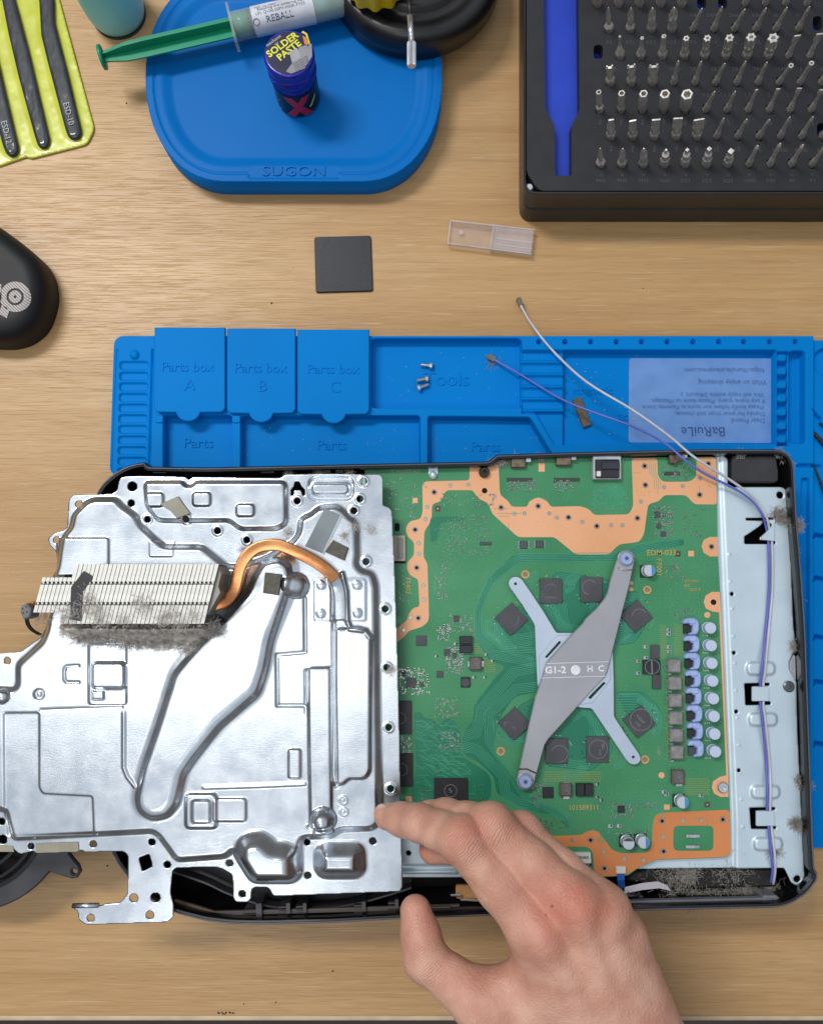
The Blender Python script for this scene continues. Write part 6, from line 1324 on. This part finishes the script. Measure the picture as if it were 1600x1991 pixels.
# ================================================================ the hand
def surface_nets(D, o, h):
    nx, ny, nz = D.shape; ins = D < 0
    c = [ins[i:nx - 1 + i, j:ny - 1 + j, k:nz - 1 + k] for i in (0, 1) for j in (0, 1) for k in (0, 1)]
    s = sum(x.astype(np.int8) for x in c); act = (s > 0) & (s < 8); idx = np.argwhere(act)
    pos = np.zeros((len(idx), 3)); cnt = np.zeros(len(idx))
    cor = np.array([(i, j, k) for i in (0, 1) for j in (0, 1) for k in (0, 1)])
    val = np.stack([D[idx[:, 0] + a, idx[:, 1] + b, idx[:, 2] + q] for a, b, q in cor], 1)
    for a in range(8):
        for b in range(a + 1, 8):
            if np.abs(cor[a] - cor[b]).sum() != 1: continue
            m = (val[:, a] < 0) != (val[:, b] < 0); t = val[m, a] / (val[m, a] - val[m, b])
            pos[m] += cor[a] + t[:, None] * (cor[b] - cor[a]); cnt[m] += 1
    V = np.array(o) + (idx + pos / cnt[:, None]) * h
    vid = -np.ones(act.shape, int); vid[tuple(idx.T)] = np.arange(len(idx)); Q = []
    for ax in range(3):
        a = np.take(ins, range(0, D.shape[ax] - 1), ax); b = np.take(ins, range(1, D.shape[ax]), ax); e_ = np.argwhere(a != b)
        u, w_ = [(1, 2), (2, 0), (0, 1)][ax]; ok = (e_[:, u] > 0) & (e_[:, w_] > 0) & (e_[:, u] < D.shape[u] - 1) & (e_[:, w_] < D.shape[w_] - 1); e_ = e_[ok]
        sg = ins[tuple(e_.T)]; q = []
        for du, dw in ((1, 1), (0, 1), (0, 0), (1, 0)):
            f = e_.copy(); f[:, u] -= du; f[:, w_] -= dw; q.append(vid[tuple(f.T)])
        q = np.stack(q, 1); q[~sg] = q[~sg][:, ::-1]; Q.append(q)
    return V, np.concatenate(Q)
def smin(a, b, k):
    h_ = np.maximum(k - np.abs(a - b), 0) / k; return np.minimum(a, b) - h_ * h_ * k * .25
def build_hand():
    J = lambda x, y, z: np.array(P(x, y, z / 1000.0))
    h = .00085; lo = np.array((-.030, -.335, .040)); hi = np.array((.185, -.085, .142)); n = np.ceil((hi - lo) / h).astype(int)
    ax = [(lo[i] + h * np.arange(n[i])).astype(np.float32) for i in range(3)]
    def cap(D, a, b, ra, rb, k, flat_=None):
        ra, rb = ra / 1000, rb / 1000; m = max(ra, rb) + .016
        sl = tuple(slice(max(int((min(a[i], b[i]) - m - lo[i]) / h), 0), min(int((max(a[i], b[i]) + m - lo[i]) / h) + 1, n[i])) for i in range(3))
        if any(s.stop <= s.start for s in sl): return
        X, Y, Z = np.meshgrid(ax[0][sl[0]], ax[1][sl[1]], ax[2][sl[2]], indexing='ij', sparse=True)
        d = b - a; L = float(d @ d) + 1e-12
        t = np.clip(((X - a[0]) * d[0] + (Y - a[1]) * d[1] + (Z - a[2]) * d[2]) / L, 0, 1)
        q = np.sqrt((X - a[0] - t * d[0]) ** 2 + (Y - a[1] - t * d[1]) ** 2 + (Z - a[2] - t * d[2]) ** 2) - (ra + t * (rb - ra))
        D[sl] = smin(D[sl], q.astype(np.float32), k / 1000) if k > 0 else (np.maximum(D[sl], -q) if k == 0 else np.maximum(D[sl], -smin(-D[sl] * -1, q, -k / 1000)))
    new = lambda: np.full(tuple(n), .05, np.float32)
    fing = {'index': ([(1045, 1812, 111), (898, 1633, 112), (815, 1600, 94), (753, 1589, 79)], [12.2, 10.2, 8.1, 6.4]),
            'middle': ([(1117, 1762, 113), (954, 1607, 108), (866, 1590, 89), (808, 1594, 75)], [12.0, 10.0, 8.2, 7.0]),
            'ring': ([(1172, 1775, 107), (1012, 1621, 97), (922, 1638, 80), (842, 1653, 70)], [11.4, 9.4, 8.0, 7.2]),
            'little': ([(1203, 1822, 100), (1108, 1704, 86), (1045, 1700, 70), (990, 1706, 60)], [10.2, 8.2, 7.0, 6.2]),
            'thumb': ([(935, 1950, 96), (828, 1866, 90), (808, 1772, 84)], [11.6, 9.8, 7.6])}
    fi = None
    for nm, (js, rs) in fing.items():
        D = new(); p = [J(*q) for q in js]
        for i in range(len(p) - 1):
            a, b = p[i], p[i + 1]; mid = a + (b - a) * .5; rm = (rs[i] + rs[i + 1]) / 2 - (.55 if i < len(p) - 2 else -.35)
            cap(D, a, mid, rs[i], rm, 4); cap(D, mid, b, rm, rs[i + 1], 4)
        for i in range(1, len(p) - 1):        # knuckle pads on the back of the joint
            u = np.array((0, .25, 1.0)); u /= np.linalg.norm(u); cap(D, p[i] + u * .0018, p[i] + u * .0018, rs[i] - .9, rs[i] - .9, 4)
        fi = D if fi is None else smin(fi, D, .0009)
    palm = new()
    W1, W2, W3 = J(1195, 2135, 90), J(1300, 2120, 86), J(1248, 2125, 92)
    mc = [J(1045, 1812, 109), J(1117, 1762, 111), J(1172, 1775, 105), J(1203, 1822, 98)]
    ws = [W1, W1 * .6 + W3 * .4, W3 * .6 + W2 * .4, W2]
    for a, b, r0 in zip(mc, ws, (12.6, 12.4, 12.0, 11.5)): cap(palm, a, b, r0, 17, 9)
    cap(palm, J(1070, 1850, 100), J(1180, 2060, 86), 14, 18, 12); cap(palm, J(1160, 1850, 98), J(1250, 2050, 84), 14, 18, 12)
    cm = J(1120, 2070, 90); cap(palm, J(935, 1950, 96), cm, 12.2, 18, 12); cap(palm, J(985, 1925, 96), J(1080, 1900, 96), 9, 13, 14); cap(palm, J(960, 1965, 92), J(1120, 1960, 92), 10, 15, 12)
    cap(palm, W3, J(1400, 2420, 100), 24, 30, 16); cap(palm, W1, J(1360, 2420, 98), 19, 28, 16); cap(palm, W2, J(1450, 2420, 95), 19, 28, 16)
    # knuckle heads and tendons on the back
    for q, r in (((1050, 1808, 117), 8.5), ((1120, 1758, 119), 8.6), ((1174, 1774, 112.5), 8.2), ((1204, 1822, 105), 7.2)): cap(palm, J(*q), J(*q), r, r, 6)
    for a, b in (((1052, 1820, 121), (1200, 2090, 106)), ((1120, 1770, 123), (1235, 2080, 106)), ((1176, 1785, 117), (1265, 2080, 103)), ((1206, 1835, 109), (1290, 2080, 98))): cap(palm, J(*a), J(*b), 3.4, 2.6, 7)
    D = smin(palm, fi, .007)
    # creases: thumb joint, web fold, finger joints
    for pts, r in (([(836, 1847, 100.6), (852, 1841, 99.6), ], .9), ([(852, 1841, 99.6), (874, 1836, 93)], 1.0)):
        a, b = J(*pts[0]), J(*pts[1]); cap(D, a, b, r, r, 0)
    V, Q = surface_nets(D, lo, h)
    # relax a little
    E = np.concatenate([Q[:, [0, 1]], Q[:, [1, 2]], Q[:, [2, 3]], Q[:, [3, 0]]])
    for _ in range(2):
        s = np.zeros_like(V); c = np.zeros(len(V)); np.add.at(s, E[:, 0], V[E[:, 1]]); np.add.at(c, E[:, 0], 1); np.add.at(s, E[:, 1], V[E[:, 0]]); np.add.at(c, E[:, 1], 1)
        V = V * .5 + s / c[:, None] * .5
    # cut away what lies under neighbours is kept: one continuous skin
    skin = bpy.data.materials.new('skin'); skin.use_nodes = True; t = skin.node_tree; b = t.nodes['Principled BSDF']; N, K = t.nodes.new, t.links.new
    at = N('ShaderNodeAttribute'); at.attribute_name = 'flush'; mx = N('ShaderNodeMix'); mx.data_type = 'RGBA'
    co = N('ShaderNodeTexCoord'); n1 = N('ShaderNodeTexNoise'); n1.inputs['Scale'].default_value = 75; n1.inputs['Detail'].default_value = 5; K(co.outputs['Object'], n1.inputs['Vector'])
    r_ = N('ShaderNodeValToRGB'); r_.color_ramp.elements[0].position = .35; r_.color_ramp.elements[1].position = .68; r_.color_ramp.elements[0].color = srgb(205, 150, 128); r_.color_ramp.elements[1].color = srgb(226, 178, 156); K(n1.outputs[0], r_.inputs[0])
    K(r_.outputs[0], mx.inputs[6]); mx.inputs[7].default_value = srgb(200, 112, 92); K(at.outputs['Fac'], mx.inputs[0]); K(mx.outputs[2], b.inputs['Base Color'])
    b.inputs['Roughness'].default_value = .46; b.inputs['Specular IOR Level'].default_value = .38; b.inputs['Subsurface Weight'].default_value = .18; b.inputs['Subsurface Radius'].default_value = (.004, .0016, .0009); b.inputs['Subsurface Scale'].default_value = 1.0
    v = N('ShaderNodeTexVoronoi'); v.inputs['Scale'].default_value = 900; K(co.outputs['Object'], v.inputs['Vector']); n2 = N('ShaderNodeTexNoise'); n2.inputs['Scale'].default_value = 260; n2.inputs['Detail'].default_value = 4; K(co.outputs['Object'], n2.inputs['Vector'])
    ad = N('ShaderNodeMath'); ad.operation = 'ADD'; K(v.outputs['Distance'], ad.inputs[0]); K(n2.outputs[0], ad.inputs[1])
    wa, wm = N('ShaderNodeAttribute'), N('ShaderNodeAttribute'); wa.attribute_name = 'wrinkle_run'; wm.attribute_name = 'wrinkle'
    def mth(op, a_, b_=None):
        q = N('ShaderNodeMath'); q.operation = op
        for i_, x_ in enumerate((a_, b_)):
            if x_ is None: continue
            if isinstance(x_, (int, float)): q.inputs[i_].default_value = x_
            else: K(x_, q.inputs[i_])
        return q.outputs[0]
    n3 = N('ShaderNodeTexNoise'); n3.inputs['Scale'].default_value = 190; n3.inputs['Detail'].default_value = 3; K(co.outputs['Object'], n3.inputs['Vector'])
    ph = mth('ADD', mth('MULTIPLY', wa.outputs['Fac'], 2600.0), mth('MULTIPLY', n3.outputs[0], 9.0))
    wr_ = mth('MULTIPLY', mth('POWER', mth('ABSOLUTE', mth('SINE', ph)), .6), mth('MULTIPLY', wm.outputs['Fac'], 3.2))
    n4 = N('ShaderNodeTexNoise'); n4.inputs['Scale'].default_value = 90; n4.inputs['Detail'].default_value = 2; K(co.outputs['Object'], n4.inputs['Vector'])
    hsum = mth('ADD', mth('ADD', ad.outputs[0], wr_), mth('MULTIPLY', n4.outputs[0], 1.5))
    bp = N('ShaderNodeBump'); bp.inputs['Strength'].default_value = .42; bp.inputs['Distance'].default_value = .0005; K(hsum, bp.inputs['Height']); K(bp.outputs[0], b.inputs['Normal'])
    L = Vector((.08, -.21, .05))
    me = bpy.data.meshes.new('person'); me.from_pydata((V - np.array(L)).tolist(), [], Q.tolist()); mats(me, skin); me.polygons.foreach_set('use_smooth', [True] * len(me.polygons))
    fl = np.zeros(len(V)); rr = np.random.default_rng(5)
    for (x, y, z), r, s in (((903, 1619, 124), 9, .75), ((947, 1588, 118), 8, .5), ((1000, 1592, 108), 7, .35), ((1118, 1742, 128), 11, .8), ((1062, 1806, 126), 10, .55), ((1178, 1768, 121), 8, .45), ((738, 1592, 80), 8, .4), ((808, 1655, 74), 12, .6), ((806, 1775, 90), 12, .45), ((1130, 1760, 126), 9, .3), ((905, 1900, 105), 14, .3), ((1035, 1770, 122), 16, .22)):
        d = np.linalg.norm(V - J(x, y, z), axis=1); fl += s * np.exp(-(d / (r * 1.25 / 1000)) ** 2)
    fl *= .6; fl *= .75 + .5 * fbm(V[:, 0] * 400, V[:, 1] * 400, 9, 3); a = me.attributes.new('flush', 'FLOAT', 'POINT'); a.data.foreach_set('value', np.clip(fl, 0, 1).astype(np.float32)); 
    wr, wmk = np.zeros(len(V)), np.zeros(len(V))
    for nm, (js, rs) in fing.items():
        for q0, q1, q2, w_ in (((js[0], js[1], js[2], 1.0), (js[1], js[2], js[-1], .55)) if nm != 'thumb' else ((js[0], js[1], js[2], .8),)):
            a_, b_, c_ = J(*q0), J(*q1), J(*q2); d_ = (c_ - a_) / np.linalg.norm(c_ - a_); u_ = np.array((0, .2, 1.0)); ctr = b_ + u_ * .008
            r_ = V - ctr; k_ = w_ * np.exp(-(np.linalg.norm(r_, axis=1) / .0085) ** 2); m_ = k_ > wmk; wmk[m_] = k_[m_]; wr[m_] = (r_ @ d_)[m_]
    for nm_, ar in (('wrinkle_run', wr), ('wrinkle', wmk)): a = me.attributes.new(nm_, 'FLOAT', 'POINT'); a.data.foreach_set('value', ar.astype(np.float32))
    me.update()
    o = bpy.data.objects.new('person', me); sc.collection.objects.link(o); o.location = L; WL[o.name] = L
    tag(o, "person's bare right hand reaching in, index fingertip on the shield edge", 'person')
    sc_m = M('scab', srgb(176, 104, 88), .6)
    from mathutils.bvhtree import BVHTree
    bv = BVHTree.FromPolygons([tuple(v) for v in V], [tuple(q) for q in Q])
    for (x, y), r_ in (((1073, 1763), .0011), ((1061, 1781), .0009)):
        d_ = (P(x, y, .1) - Vector((0, 0, H))).normalized(); hit = bv.ray_cast(Vector((0, 0, H)), d_)
        if hit[0] is not None:
            c = hit[0]; nrm = hit[1] if hit[1].z > 0 else -hit[1]; u = nrm.orthogonal().normalized(); v_ = nrm.cross(u)
            mk('scab', [tuple(c + nrm * .00012)] + [tuple(c - nrm * .0001 + (u * math.cos(k) * 1.5 + v_ * math.sin(k)) * r_ * random.uniform(.8, 1.2)) for k in np.linspace(0, 6.28, 10)[:-1]], [(0, 1 + i, 1 + (i + 1) % 9) for i in range(9)], sc_m, o, True)
    # fingernails
    nm = M('nail', srgb(220, 170, 150), .25, col2=srgb(212, 160, 140), spec=.5)
    def nail(tip, dip, r, up):
        a, b_ = J(*tip), J(*dip); d = a - b_; d /= np.linalg.norm(d); u = np.array(up, float); u -= d * (u @ d); u /= np.linalg.norm(u); s = np.cross(d, u); Vn, Fn = [], []
        for i in range(9):
            for j in range(9):
                p_, q_ = (i / 8 - .5) * 2, (j / 8 - .5) * 2; w_ = math.sqrt(max(1 - max(abs(p_) - .2, 0) ** 3, .2)); an = q_ * .85 * w_
                Vn.append(a + d * (p_ * .0052 - .0012) + (u * math.cos(an) + s * math.sin(an)) * (r / 1000 + .00025 - .0009 * (p_ > .2) * (p_ - .2)))
        Fn = [(9 * i + j, 9 * i + j + 1, 9 * i + j + 10, 9 * i + j + 9) for i in range(8) for j in range(8)]
        mk('fingernail', Vn, Fn, nm, o, True)
    nail((753, 1589, 79), (815, 1600, 94), 6.5, (-.1, .75, .65))
build_hand()
